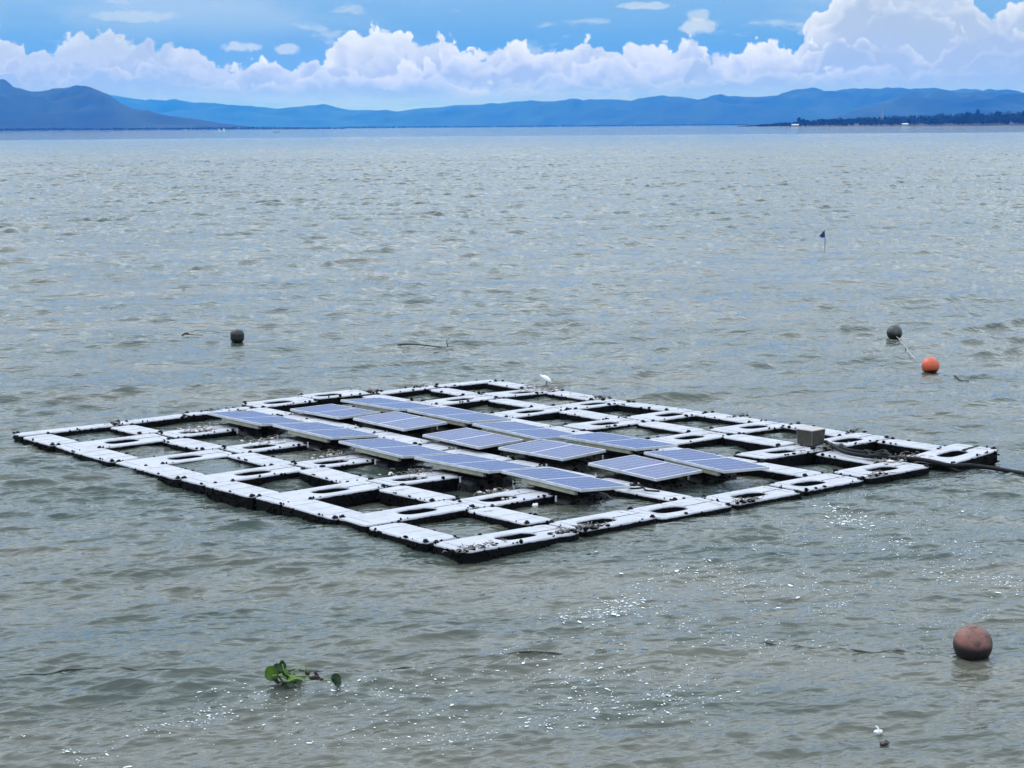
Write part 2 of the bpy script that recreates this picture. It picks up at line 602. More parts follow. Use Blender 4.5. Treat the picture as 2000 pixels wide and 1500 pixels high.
# ------------------------------------------------------------------ hills
def hill(name, prof, dist_fn, depth, seed, mat, x0=-900, x1=2900, nx=700, ny=26, rough=0.03):
    """prof: photo column -> pixels above the horizon; the ridge stands at its real distance"""
    px = np.linspace(x0, x1, nx)
    P = np.interp(px, [p[0] for p in prof], [p[1] for p in prof])
    rg = np.random.default_rng(seed)

    def fbm(x, octs, s):
        o = np.zeros_like(x)
        for k in range(octs):
            f = s * 2 ** k
            ph = rg.random(3) * 10
            o += (np.sin(x * f + ph[0]) + np.sin(x * f * 1.37 + ph[1]) + 0.7 * np.sin(x * f * 0.71 + ph[2])) / 2 ** k
        return o
    V = []
    for j in range(ny):
        t = j / (ny - 1)
        for i in range(nx):
            pass
    js = np.linspace(0, 1, ny)
    prof_j = np.where(js < 0.6, np.sin(js / 0.6 * math.pi / 2) ** 1.15, np.cos((js - 0.6) / 0.4 * math.pi / 2))
    rows = []
    for t, pj in zip(js, prof_j):
        d = np.array([dist_fn(p) for p in px]) + t * depth
        dcrest = np.array([dist_fn(p) for p in px]) + 0.6 * depth
        h = P / 3750.0 * dcrest
        if name == 'hills' or True:
            sp = fbm(px * 0.02 + t * 2.0, 5, 1.0) * 0.11 * math.sin(math.pi * min(1, t / 0.6)) * (1 if t < 0.6 else 0)
        rdg = fbm(px, 4, 0.09) * rough * 0.3
        z = h * pj * (1 + sp) + rdg * h * pj * 0.5 - (1.0 - pj) * 2 + 1.0
        a = np.arctan((px - 1000) / 3750.0)
        X = CAM.x + d / np.cos(a) * 0 + d * (FW.x + RT.x * np.tan(a))
        Y = CAM.y + d * (FW.y + RT.y * np.tan(a))
        rows.append(np.stack([X, Y, z], -1))
    v = np.stack(rows, 0).reshape(-1, 3)
    i = np.arange(ny - 1)[:, None]; j = np.arange(nx - 1)[None, :]
    f = np.stack([i * nx + j, i * nx + j + 1, (i + 1) * nx + j + 1, (i + 1) * nx + j], -1).reshape(-1, 4)
    me = fast_mesh(name, v, f)
    o = link(name, me, mat)
    tag(o, kind='structure')
    return o


hill_mat = simple('forested_slope', (0.013, 0.022, 0.015), 0.95, 0.75, 0.0035, world_space=True, spec=0.1)
Hm = 247
left_prof = [(-900, 40), (-500, 80), (-200, 105), (0, 93), (20, 91), (45, 84), (75, 76), (105, 77), (150, 80), (190, 76), (215, 68), (240, 56),
             (270, 41), (300, 37), (340, 27), (400, 19), (440, 11), (500, 5), (560, 3), (640, 1), (700, -1), (2900, -3)]
hill('hills', left_prof, lambda p: 6500, 1500, 3, hill_mat)
mid_prof = [(-900, 50), (0, 55), (225, 66), (250, 61), (280, 57), (330, 52), (380, 48), (450, 46), (500, 42), (550, 38), (590, 42), (620, 40), (640, 42), (665, 36),
            (700, 34), (760, 32), (780, 30), (830, 36), (950, 42), (1050, 48), (1150, 49), (1250, 48), (1300, 51), (1340, 48), (1360, 49), (1410, 56),
            (1450, 53), (1500, 53), (1550, 62), (1600, 63), (1650, 65), (1700, 67), (1780, 66), (1850, 63), (1920, 60), (2000, 58), (2300, 45), (2900, 30)]
hill('hills', mid_prof, lambda p: 14500 - 3800 * min(1, max(0, (p - 700) / 700.0)), 2200, 5, hill_mat)
near_prof = [(-900, -4), (1560, -3), (1600, 8), (1650, 22), (1700, 38), (1760, 53), (1820, 58), (1900, 59), (1950, 57), (2000, 52), (2300, 40), (2900, 20)]
hill('hills', near_prof, lambda p: 8200, 1600, 9, hill_mat)

# low wooded shore along the foot of the left hills
leaf_dark = simple('shore_foliage', (0.02, 0.03, 0.018), 0.9, 0.6, 0.15, world_space=True, spec=0.1)
leaf_mid = simple('spit_foliage', (0.012, 0.020, 0.010), 0.9, 0.65, 0.06, world_space=True, spec=0.1)
sand = simple('shore_soil', (0.10, 0.09, 0.06), 0.95, 0.3, 0.05, world_space=True, spec=0.1)


def land_strip(name, pts, width, hgt):
    """low strip of land: pts = (photo column, distance, height scale)"""
    bm = bmesh.new()
    rows = []
    for px, d, s in pts:
        row = []
        for k, (off, z) in enumerate(((0, -1.0), (8, 0.5), (60, hgt * s), (width * 0.6, hgt * s * 1.3), (width, -1.0))):
            p = far_pt(px, d + off)
            row.append(bm.verts.new((p.x, p.y, z)))
        rows.append(row)
    for a, b in zip(rows, rows[1:]):
        for k in range(4):
            bm.faces.new((a[k], b[k], b[k + 1], a[k + 1]))
    me = bm_mesh(name, bm)
    return tag(link(name, me, sand, smooth=True), kind='structure')


def leaf_cloud(centers, radii, n_per, leaf, rg):
    """many small leaf-clump faces spread through ellipsoid crowns (flattish clusters)"""
    C = np.repeat(centers, n_per, 0); Rr = np.repeat(radii, n_per, 0)
    n = len(C)
    d = rg.normal(size=(n, 3)); d /= np.linalg.norm(d, axis=1)[:, None]
    r = rg.random(n) ** 0.35
    p = C + d * Rr * r[:, None]
    a = rg.normal(size=(n, 3)); a /= np.linalg.norm(a, axis=1)[:, None]
    b = np.cross(a, rg.normal(size=(n, 3))); b /= np.linalg.norm(b, axis=1)[:, None]
    s = leaf * (0.6 + 0.8 * rg.random(n))[:, None]
    v = np.stack([p - a * s, p + b * s * 0.6, p + a * s, p - b * s * 0.6], 1).reshape(-1, 3)
    f = np.arange(n * 4).reshape(-1, 4)
    return v, f


def woodland(name, pts, depth, hmin, hmax, count, n_per, leaf, mat, seed, gap=0.0):
    rg = np.random.default_rng(seed)
    cs = []; rs = []
    xs = [p[0] for p in pts]; ds = [p[1] for p in pts]; hs = [p[2] for p in pts]
    for k in range(count):
        px = xs[0] + (xs[-1] - xs[0]) * rg.random()
        d = np.interp(px, xs, ds) + 12 + depth * rg.random() ** 1.4
        s = np.interp(px, xs, hs)
        hgt = (hmin + (hmax - hmin) * rg.random() ** 1.8) * s
        p = far_pt(px, d)
        base = 3.0 * s + (d - np.interp(px, xs, ds)) * 0.05 * s
        w = hgt * (0.45 + 0.35 * rg.random())
        cs.append((p.x, p.y, base + hgt * 0.45)); rs.append((w, w, hgt * 0.6))
    v, f = leaf_cloud(np.array(cs), np.array(rs), n_per, leaf, rg)
    me = fast_mesh(name, v, f, smooth=False)
    o = link(name, me, mat)
    return tag(o, kind='stuff')


sp = [(1440, 4100, 0.0), (1490, 3700, 0.22), (1545, 3350, 0.45), (1600, 3150, 0.64), (1700, 3050, 0.74), (1800, 3000, 0.86), (1900, 2960, 0.97), (2000, 2930, 1.0), (2300, 2900, 1.0), (2900, 2900, 1.0)]
land_strip('shore', sp, 300, 4.5)
wl = woodland('woodland', sp, 200, 5, 10, 2600, 42, 1.2, leaf_mid, 21)
tag(wl, 'dark wooded spit of land along the far shore at right', 'woodland')
ls = [(-700, 5600, 1.0), (0, 5600, 1.0), (300, 5800, 0.8), (450, 6000, 0.8), (560, 6200, 0.7), (680, 6400, 0.4)]
land_strip('shore', ls, 500, 3)
wl = woodland('woodland', ls, 60, 3.5, 5.5, 1500, 14, 2.2, leaf_dark, 22)
tag(wl, 'thin dark line of trees at the foot of the left hills', 'woodland')
ms = [(680, 8500, 0.8), (900, 9000, 0.7), (1200, 9000, 0.7), (1460, 8500, 0.7)]
land_strip('shore', ms, 400, 2)
wl = woodland('woodland', ms, 60, 4, 6, 700, 14, 2.6, leaf_dark, 23)
tag(wl, 'low hazy line of trees along the middle far shore', 'woodland')

# taller trees that stand out of the spit's wood
bark = simple('bark', (0.06, 0.05, 0.04), 0.9, 0.3, 1.0)


def spit_tree(px, d, hgt, wid, label, seed):
    rg = np.random.default_rng(seed)
    p = far_pt(px, d)
    t = empty('tree', (p.x, p.y, 4.0), label, 'tree', 'tall trees rising above the wooded spit')
    bm = bmesh.new()
    add_tube(bm, [(0, 0, -2), (0.3, 0.2, hgt * 0.4), (0.1, 0.5, hgt * 0.75)], [0.9, 0.6, 0.25], 6)
    for k in range(5):
        a = rg.random() * 6.28
        add_tube(bm, [(0.2, 0.2, hgt * (0.35 + 0.07 * k)), (math.cos(a) * wid * 0.6, math.sin(a) * wid * 0.6, hgt * (0.6 + 0.06 * k))], [0.3, 0.1], 5)
    link('trunk', bm_mesh('trunk', bm), bark, t)
    cs = []; rs = []
    for k in range(9):
        a = rg.random() * 6.28; q = rg.random() ** 0.6 * wid * 0.7
        cs.append((math.cos(a) * q, math.sin(a) * q, hgt * (0.45 + 0.5 * rg.random()) * (1 - 0.15 * q / wid)))
        rs.append((wid * 0.42, wid * 0.42, hgt * 0.17))
    v, f = leaf_cloud(np.array(cs), np.array(rs), 90, 1.0, rg)
    link('crown', fast_mesh('crown', v, f, smooth=False), leaf_mid, t)


for i, (px, d, hgt, wid, lab) in enumerate((
        (1560, 3330, 11, 4, 'tall dark tree beside the white shed at the thin end of the spit'),
        (1568, 3350, 9, 3.5, 'slightly lower tree just right of the tallest tree near the white shed'),
        (1885, 3050, 17, 5, 'rounded tree standing out left of the highest crown on the spit'),
        (1904, 3070, 20, 5.5, 'highest tree crown of the wooded spit, toward the right edge'),
        (1944, 3050, 19, 5, 'tall tree standing between the highest crown and the right edge of the photo'),
        (1996, 3020, 19, 5, 'tall tree on the spit cut by the right edge of the photo'))):
    spit_tree(px, d, hgt, wid, lab, 100 + i)

white_wall = simple('white_wall', (0.30, 0.30, 0.29), 0.7, 0.08, 0.3)
roof_mat = simple('sheet_roof', (0.45, 0.47, 0.48), 0.5, 0.2, 0.3)
grey_metal = simple('grey_metal', (0.25, 0.27, 0.30), 0.5, 0.2, 1.0, metal=0.4)


def shed(px, d, w, h, label):
    p = far_pt(px, d)
    t = empty('shed', (p.x, p.y, 0.8), label, 'shed', 'white sheds on the spit shore', (0, 0, -HEAD))
    bm = bmesh.new(); add_box(bm, (0, 0, h / 2), (w, 8, h))
    link('wall', bm_mesh('wall', bm), white_wall, t)
    bm = bmesh.new()
    vs = [bm.verts.new(q) for q in ((-w / 2 - .5, -4.6, h - .1), (w / 2 + .5, -4.6, h - .1), (w / 2 + .5, 4.6, h - .1), (-w / 2 - .5, 4.6, h - .1),
                                    (-w / 2 - .5, 0, h + 1.4), (w / 2 + .5, 0, h + 1.4))]
    for q in ((0, 1, 5, 4), (3, 4, 5, 2), (0, 4, 3), (1, 2, 5), (0, 3, 2, 1)):
        bm.faces.new([vs[k] for k in q])
    link('roof', bm_mesh('roof', bm), roof_mat, t)
    for k in range(3):
        bm = bmesh.new()
        add_box(bm, ((k - 1) * w * 0.3, -4.03, h * 0.5), (1.3, 0.1, 1.1))
        link('window', bm_mesh('window', bm), grey_metal, t)


shed(1552, 3290, 11, 2.4, 'long white shed on the shore at the thin left end of the spit')
shed(1765, 3005, 8, 2.4, 'small white shed on the shore in the middle of the spit')

# lattice mast
p = far_pt(1720, 3150)
t_ = empty('mast', (p.x, p.y, 5), 'grey lattice mast rising above the trees of the spit', 'mast')
bm = bmesh.new()
for sx, sy in ((-1, -1), (1, -1), (1, 1), (-1, 1)):
    add_tube(bm, [(sx * 1.9, sy * 1.9, -3), (sx * 0.8, sy * 0.8, 24)], 0.22, 5)
for k in range(10):
    z0 = k * 2.4; a = 1.9 - 1.1 * z0 / 24; b = 1.9 - 1.1 * (z0 + 2.4) / 24
    for (s0, s1) in (((-1, -1), (1, -1)), ((1, -1), (1, 1)), ((1, 1), (-1, 1)), ((-1, 1), (-1, -1))):
        add_tube(bm, [(s0[0] * a, s0[1] * a, z0), (s1[0] * b, s1[1] * b, z0 + 2.4)], 0.12, 4)
link('lattice', bm_mesh('lattice', bm), grey_metal, t_)
for k in range(3):
    bm = bmesh.new()
    add_box(bm, (math.cos(k * 2.1) * 1.2, math.sin(k * 2.1) * 1.2, 22.5), (0.6, 0.6, 2.0))
    link('antenna', bm_mesh('antenna', bm), grey_metal, t_)

# ------------------------------------------------------------------ distant boats
hull_dark = simple('boat_hull', (0.05, 0.055, 0.06), 0.6, 0.3, 0.6)
hull_grey = simple('boat_hull_grey', (0.16, 0.19, 0.19), 0.6, 0.3, 0.6)
sail = simple('boat_canvas', (0.62, 0.66, 0.70), 0.8, 0.1, 0.5)


def hull_mesh(L, W, H):
    bm = bmesh.new()
    n = 14
    rings = []
    for i in range(n + 1):
        s = -1 + 2 * i / n
        w = W / 2 * math.sqrt(max(0.0, 1 - abs(s) ** 2.6)) + 0.02
        sheer = H * (0.75 + 0.45 * s * s)
        x = s * L / 2
        prof = [(-w, sheer), (-w * 0.85, H * 0.2), (-w * 0.4, -H * 0.25), (w * 0.4, -H * 0.25), (w * 0.85, H * 0.2), (w, sheer),
                (w * 0.85, sheer), (w * 0.6, H * 0.1), (-w * 0.6, H * 0.1), (-w * 0.85, sheer)]
        rings.append([bm.verts.new((x, a, b)) for a, b in prof])
    for a, b in zip(rings, rings[1:]):
        for k in range(10):
            bm.faces.new((a[k], b[k], b[(k + 1) % 10], a[(k + 1) % 10]))
    bm.faces.new(rings[0]); bm.faces.new(rings[-1])
    return bm_mesh('hull', bm)


def boat(px, dist, L, label, mat, cabin=True, group='small boats far out near the shore', yaw=0.0):
    p = far_pt(px, dist)
    t = empty('boat', (p.x, p.y, 0.05), label, 'boat', group, (0, 0, -HEAD + yaw))
    link('hull', hull_mesh(L, L * 0.2, L * 0.09), mat, t)
    if cabin == 'sail':
        bm = bmesh.new()
        add_tube(bm, [(0, 0, 0), (0, 0, L * 0.8)], 0.12, 6)
        link('mast', bm_mesh('mast', bm), hull_grey, t)
        bm = bmesh.new()
        add_box(bm, (L * 0.08, 0, L * 0.10), (L * 0.42, L * 0.16, L * 0.2), bevel=0.1)
        link('cabin', bm_mesh('cabin', bm), sail, t)
        bm = bmesh.new()
        a = [bm.verts.new(q) for q in ((0.2, 0.06, L * .15), (L * .3, 0.06, L * .15), (0.2, 0.06, L * .72))]
        b = [bm.verts.new(q) for q in ((0.2, -0.06, L * .15), (L * .3, -0.06, L * .15), (0.2, -0.06, L * .72))]
        bm.faces.new(a); bm.faces.new(b[::-1])
        for i in range(3):
            bm.faces.new((a[i], a[(i + 1) % 3], b[(i + 1) % 3], b[i]))
        link('sail', bm_mesh('sail', bm), sail, t)
    elif cabin:
        for s in (-1, 1):
            for q in (-1, 1):
                bm = bmesh.new()
                add_tube(bm, [(s * L * 0.15, q * L * 0.07, 0.1), (s * L * 0.15, q * L * 0.07, L * 0.26)], 0.05, 5)
                link('post', bm_mesh('post', bm), hull_grey, t)
        bm = bmesh.new(); add_box(bm, (0, 0, L * 0.27), (L * 0.4, L * 0.18, 0.1), bevel=0.03)
        link('canopy', bm_mesh('canopy', bm), sail, t)
    return t


boat(548, 2100, 6.5, 'lone grey boat with a small canopy just below the horizon at left', hull_grey, True)
boat(436, 3300, 8, 'pale boat with a sail, left of the pair below the blue hills', sail, 'sail')
boat(445, 3350, 9, 'white boat with a sail, right of the pair below the blue hills', sail, 'sail')
boat(218, 3800, 7, 'tiny dark boat at the foot of the left hill', hull_dark, False)
for px, d, L, lab in ((1585, 3700, 7, 'tiny dark boat off the spit, leftmost of the row of boats'),
                      (1605, 3500, 8, 'dark boat second from the left in the row off the spit'),
                      (1657, 3900, 7, 'dark boat off the spit, left of the close group of three'),
                      (1676, 3700, 8, 'left boat of the close group of three off the spit'),
                      (1686, 3650, 7, 'middle boat of the close group of three off the spit'),
                      (1695, 3600, 8, 'right boat of the close group of three off the spit'),
                      (1712, 3900, 7, 'small dark boat below the lattice mast'),
                      (1723, 3800, 6, 'tiny dark boat, rightmost of the row off the spit')):
    boat(px, d, L, lab, hull_dark, False, 'dark boats in a row off the spit', random.uniform(-0.4, 0.4))

# ------------------------------------------------------------------ the raft
U0 = [0.0, 1.62, 2.80, 4.00, 5.18, 6.36, 7.62, 8.92]         # joints of the walkway floats
COLS = [0.22, 1.58, 3.89, 6.10, 7.48, 8.73]                  # columns of plain floats
ROWS = [0.30, 2.03, 3.76, 5.50, 7.24, 8.98, 10.40]
TOP = 0.105


def heave(x, y):
    return 0.026 * math.sin(x * 0.9 + 0.6) * math.sin(y * 0.55 + 0.4) + 0.02 * math.exp(-((x - 5.3) ** 2 / 3 + (y - 10.4) ** 2 / 1.0)) - 0.012 * math.exp(-((x - 7.5) ** 2 + (y - 3.8) ** 2) / 1.5)


def float_material():
    mt, t, b = new_mat('white_float_plastic')
    co = obj_coord(t)
    info = t.N.new('ShaderNodeObjectInfo')
    rnd = info.outputs['Random']
    z = t.sep(co)[2]
    off = t.xyz(t.mul(rnd, 31.0), t.mul(rnd, 17.0), 0.0)
    va = t.N.new('ShaderNodeVectorMath'); va.operation = 'ADD'
    t.L.new(co, va.inputs[0]); t.L.new(off, va.inputs[1])
    cc = va.outputs[0]
    n = t.noise(cc, 9.0, 6, 0.65)
    n2 = t.noise(cc, 40.0, 4, 0.7)
    n3 = t.noise(cc, 2.5, 4, 0.6)
    base = t.mix(t.ss(n3, 0.3, 0.7), rgb(0.44, 0.44, 0.475), rgb(0.38, 0.38, 0.41))
    spots = t.mul(t.ss(n2, 0.70, 0.76), t.ss(n, 0.45, 0.6))
    base = t.mix(t.mul(t.ss(n, 0.50, 0.75), 0.55), base, rgb(0.27, 0.26, 0.24))
    st = t.noise(cc, 4.0, 6, 0.7, w=3.0)
    base = t.mix(t.mul(t.ss(st, 0.58, 0.68), t.ss(rnd, 0.35, 0.9, 0.1, 0.75)), base, rgb(0.16, 0.145, 0.12))
    base = t.mix(t.mul(spots, 0.8), base, rgb(0.05, 0.045, 0.04))
    # algae film on everything that gets wet
    wet = t.add(z, t.mul(t.sub(n, 0.5), 0.030))
    base = t.mix(t.ss(wet, -0.014, -0.026), base, rgb(0.003, 0.0033, 0.0036))
    t.L.new(base, b.inputs['Base Color'])
    b.inputs['Roughness'].default_value = 0.6
    b.inputs['Specular IOR Level'].default_value = 0.10
    t.L.new(bump(t, n, 0.004), b.inputs['Normal'])
    return mt


FLOAT = float_material()
CRUST = simple('mussel_crust', (0.004, 0.004, 0.0045), 0.9, 0.6, 30.0, bmp=0.004, spec=0.08)
BLACK = simple('black_rubber', (0.008, 0.008, 0.010), 0.7, 0.3, 20.0, spec=0.2)
ALU = simple('aluminium', (0.62, 0.63, 0.66), 0.38, 0.12, 6.0, metal=0.6)
BEIGE = simple('weathered_rail', (0.27, 0.26, 0.19), 0.6, 0.18, 9.0)


def rrect(L, W, rad, n):
    """n points round a rounded rectangle, by angle"""
    out = []
    for k in range(n):
        th = 2 * math.pi * (k + 0.5) / n
        # superellipse-like sampling, snapped to a rounded rectangle
        c, s = math.cos(th), math.sin(th)
        hx, hy = L / 2, W / 2
        tx = c * hx; ty = s * hy
        sc_ = 1 / max(abs(c), abs(s))
        x, y = tx * sc_, ty * sc_
        cx = max(-hx + rad, min(hx - rad, x)); cy = max(-hy + rad, min(hy - rad, y))
        dx, dy = x - cx, y - cy
        if abs(dx) > 1e-9 and abs(dy) > 1e-9:
            l = math.hypot(dx, dy)
            x, y = cx + dx / l * rad, cy + dy / l * rad
        out.append((x, y))
    return out


def stadium(L, W, n, cx):
    out = []
    r = W / 2; hl = L / 2 - r
    for k in range(n):
        th = 2 * math.pi * (k + 0.5) / n
        c, s = math.cos(th), math.sin(th)
        x = r * c + (hl * max(-1, min(1, c * 2.2)))
        out.append((cx + x, r * s))
    return out


def loft(bm, rings, close=False):
    vr = [[bm.verts.new(p) for p in r] for r in rings]
    n = len(vr[0])
    m = len(vr)
    for i in range(m if close else m - 1):
        a = vr[i]; b = vr[(i + 1) % m]
        for k in range(n):
            bm.faces.new((a[k], a[(k + 1) % n], b[(k + 1) % n], b[k]))
    return vr


def ring(pts, z, inset=0.0):
    if inset:
        out = []
        for x, y in pts:
            l = math.hypot(x, y)
            out.append((x - math.copysign(min(inset, abs(x)), x), y - math.copysign(min(inset, abs(y)), y), z))
        return out
    return [(x, y, z) for x, y in pts]


def walkway_mesh(L, W, cx, hole=(0.50, 0.28)):
    n = 56
    o = rrect(L, W, 0.05, n)
    h = stadium(hole[0], hole[1], n, cx)
    h2 = stadium(hole[0] + 0.03, hole[1] + 0.03, n, cx)
    bm = bmesh.new()
    rings = [ring(o, -0.20, 0.03), ring(o, -0.16), ring(o, -0.018), ring(o, -0.005, 0.006), ring(o, 0.0, 0.018),
             ring(h2, 0.0), ring(h, -0.012), ring(h, -0.20)]
    loft(bm, rings, close=True)
    # shallow moulded groove plates near the ends
    for s in (-1, 1):
        add_box(bm, (s * (L / 2 - 0.12), 0, 0.002), (0.012, W * 0.7, 0.006))
    return bm_mesh('walkway_float', bm)


def plain_mesh(L, W, n=40):
    o = rrect(L, W, 0.04, n)
    bm = bmesh.new()
    vr = loft(bm, [ring(o, -0.20, 0.03), ring(o, -0.16), ring(o, -0.018), ring(o, -0.005, 0.006), ring(o, 0.0, 0.018)])
    bm.faces.new(vr[0][::-1]); bm.faces.new(vr[-1])
    for k in range(3):
        add_box(bm, ((k - 1) * L * 0.3, 0, 0.001), (0.012, W * 0.8, 0.005))
    return bm_mesh('plain_float', bm)


def crust_mesh(L, W, hole=None, cx=0, seed=0, dens=1.0):
    """ragged mussel and algae lumps along the edges"""
    rg = random.Random(seed)
    bm = bmesh.new()
    P = 2 * (L + W)
    n = int(P * 42 * dens)
    for k in range(n):
        s = rg.random() * P
        if s < L: x, y = s - L / 2, -W / 2
        elif s < L + W: x, y = L / 2, s - L - W / 2
        elif s < 2 * L + W: x, y = L / 2 - (s - L - W), W / 2
        else: x, y = -L / 2, W / 2 - (s - 2 * L - W)
        z = -0.015 - rg.random() ** 0.8 * 0.15
        r = 0.008 + rg.random() * 0.014
        if rg.random() < 0.05:
            z = 0.004; r *= 0.9; x *= 0.985; y *= 0.97
        m_ = Matrix.Translation((x, y, z)) @ Matrix.Rotation(rg.random() * 6, 4, 'Z') @ Matrix.Rotation(rg.random() * 2, 4, 'X') @ Matrix.Diagonal((r * (1 + rg.random()), r * 0.8, r * (0.8 + rg.random()), 1))
        bmesh.ops.create_icosphere(bm, subdivisions=1, radius=1.0, matrix=m_)
    return bm_mesh('mussel_crust', bm)


def slit_shade_mesh(x0, x1, w):
    """black strip from hole to end, the shade of an open slit in colour"""
    bm = bmesh.new()
    rg = random.Random(int(x0 * 100) + 7)
    n = 9
    pts = [(x0 + (x1 - x0) * i / (n - 1), rg.gauss(0, 0.003), 0.0015) for i in range(n)]
    add_tube(bm, pts, [w * (0.7 + 0.6 * rg.random()) for _ in range(n)], 6)
    for v in bm.verts:
        v.co.z = 0.0015 + (v.co.z - 0.0015) * 0.25
    return bm_mesh('seam', bm)


def pin_mesh():
    bm = bmesh.new()
    bmesh.ops.create_cone(bm, cap_ends=True, segments=10, radius1=0.022, radius2=0.018, depth=0.036, matrix=Matrix.Translation((0, 0, 0.008)))
    bmesh.ops.create_cone(bm, cap_ends=True, segments=10, radius1=0.032, radius2=0.032, depth=0.012, matrix=Matrix.Translation((0, 0, 0.002)))
    bmesh.ops.create_icosphere(bm, subdivisions=1, radius=0.016, matrix=Matrix.Translation((0.025, 0.014, 0.008)))
    return bm_mesh('connector', bm)


PIN = pin_mesh()
GAP = 0.060
cache = {}


def get_mesh(kind, L, W, cx=0.0, var=0):
    key = (kind, round(L, 2), round(W, 2), round(cx, 2), var)
    if key not in cache:
        if kind == 'walk':
            cache[key] = walkway_mesh(L, W, cx)
        elif kind == 'plain':
            cache[key] = plain_mesh(L, W)
        elif kind == 'crust':
            cache[key] = crust_mesh(L, W, seed=int(L * 100) + int(W * 1000) + var)
    return cache[key]


fr = random.Random(5)
ordinal = ['first', 'second', 'third', 'fourth', 'fifth', 'sixth', 'seventh']
row_name = ['the near right edge row', 'second row from near right edge', 'third row from near right edge', 'fourth row from near right edge',
            'fifth row from near right edge', 'sixth row from near right edge', 'the far left edge row']


def place_float(kind, cx, cy, L, W, rotz, label, group, cat, hx=0.0, pins=(), dz=0.0):
    dz += heave(cx, cy)
    tx = fr.gauss(0, 0.011); ty = fr.gauss(0, 0.008)
    o = empty('walkway_float' if kind == 'walk' else 'spacer_float', (cx, cy, TOP + dz), label, cat, group,
              (tx, ty, rotz + fr.gauss(0, 0.006)))
    link('shell', get_mesh(kind, L, W, hx), FLOAT, o)
    tag(link('mussel_crust', get_mesh('crust', L, W, 0.0, fr.randrange(3)), CRUST, o), kind='stuff')
    for px_, py_ in pins:
        link('connector', PIN, BLACK, o, loc=(px_, py_, 0.0), rot=(0, 0, fr.random() * 6))
    return o


# rows of walkway floats with oval holes
HOLE_U = [0.93, 2.12, 3.22, 4.55, 5.62, 7.00, 8.32]
for j, v in enumerate(ROWS):
    for i in range(7):
        a, b_ = U0[i], U0[i + 1]
        if 1 <= j <= 5 and 2 <= i <= 4:
            continue                                   # the panels' own floats are there
        W = 0.61 if j == 0 else 0.57
        hole = True
        y = v
        if j == 0 and i == 6:
            pass
        if j == 6 and i in (0, 1, 2, 5, 6):
            W = 0.26; y = v + 0.02; hole = False
        if j == 6 and hole:
            y = v + 0.10 + (0.2 if i == 4 else 0.05)
        L = b_ - a - GAP
        cx = (a + b_) / 2
        lab = '%s float, %s from left in %s' % ('oval-holed white' if hole else 'narrow white', ordinal[i], row_name[j])
        pins = [(-L / 2 + 0.06, W / 2 - 0.02), (L / 2 - 0.06, -W / 2 + 0.03)]
        dz = 0.0
        if j == 0 and i == 6:
            cx, L, W, y = 8.46, 1.16, 0.70, 0.36
            hx_ = 0.02
        else:
            hx_ = HOLE_U[i] - cx
        o = place_float('walk' if hole else 'plain', cx, y + fr.gauss(0, 0.012), L, W, 0.0, lab,
                    'walkway floats in rows across the raft', 'pontoon float', hx=hx_, pins=pins, dz=dz)
        if j == 0 and i == 6:
            o.rotation_euler = (0.0, R(-3.2), R(2.0)); o.location.z += 0.012
        if hole and (j < 6):
            link('seam', slit_shade_mesh(hx_ + 0.24, L / 2, 0.007 if not (j == 0 and i == 6) else 0.03), BLACK, o)  # black strip laid on top, painting the shade of an open slit

# columns of plain floats between the rows
col_name = ['the near left edge line', 'second line from near left edge', 'the line between left and middle panel columns', 'the line right of all panels',
            'the line next to far right edge', 'the far right edge line']
for c, u in enumerate(COLS):
    for k in range(6):
        v0 = ROWS[k] + (0.318 if k == 0 else 0.298); v1 = ROWS[k + 1] - 0.298
        if k == 5: v1 += 0.13
        L = v1 - v0 - 0.045
        W = 0.45 if c == 0 else 0.41 if c == 1 else 0.38
        if c == 2: W = 0.36
        lab = 'plain float, %s from near end of %s' % (ordinal[k], col_name[c])
        pins = [(-L / 2 + 0.03, W / 2 - 0.04), (L / 2 - 0.03, -W / 2 + 0.04)]
        dz = -0.03 if (c == 4 and k == 0) else 0.0
        place_float('plain', u - (0.07 if c == 2 and k == 0 else 0), (v0 + v1) / 2, L, W, math.pi / 2, lab,
                    'plain spacer floats between the walkway rows', 'pontoon float', pins=pins, dz=dz)

# junction floats on the middle column lines where the rows pass between panels
for j in range(1, 6):
    for c in (2, 3):
        u = COLS[c]
        o = place_float('plain', u, ROWS[j], 0.52, 0.42 if c == 2 else 0.40, math.pi / 2,
                        'short junction float %s, %s from near end' % ('between left and middle panel columns' if c == 2 else 'right of all panels', ordinal[j - 1]),
                        'short junction floats in the panel lines', 'pontoon float', pins=[(0.22, 0.15)])


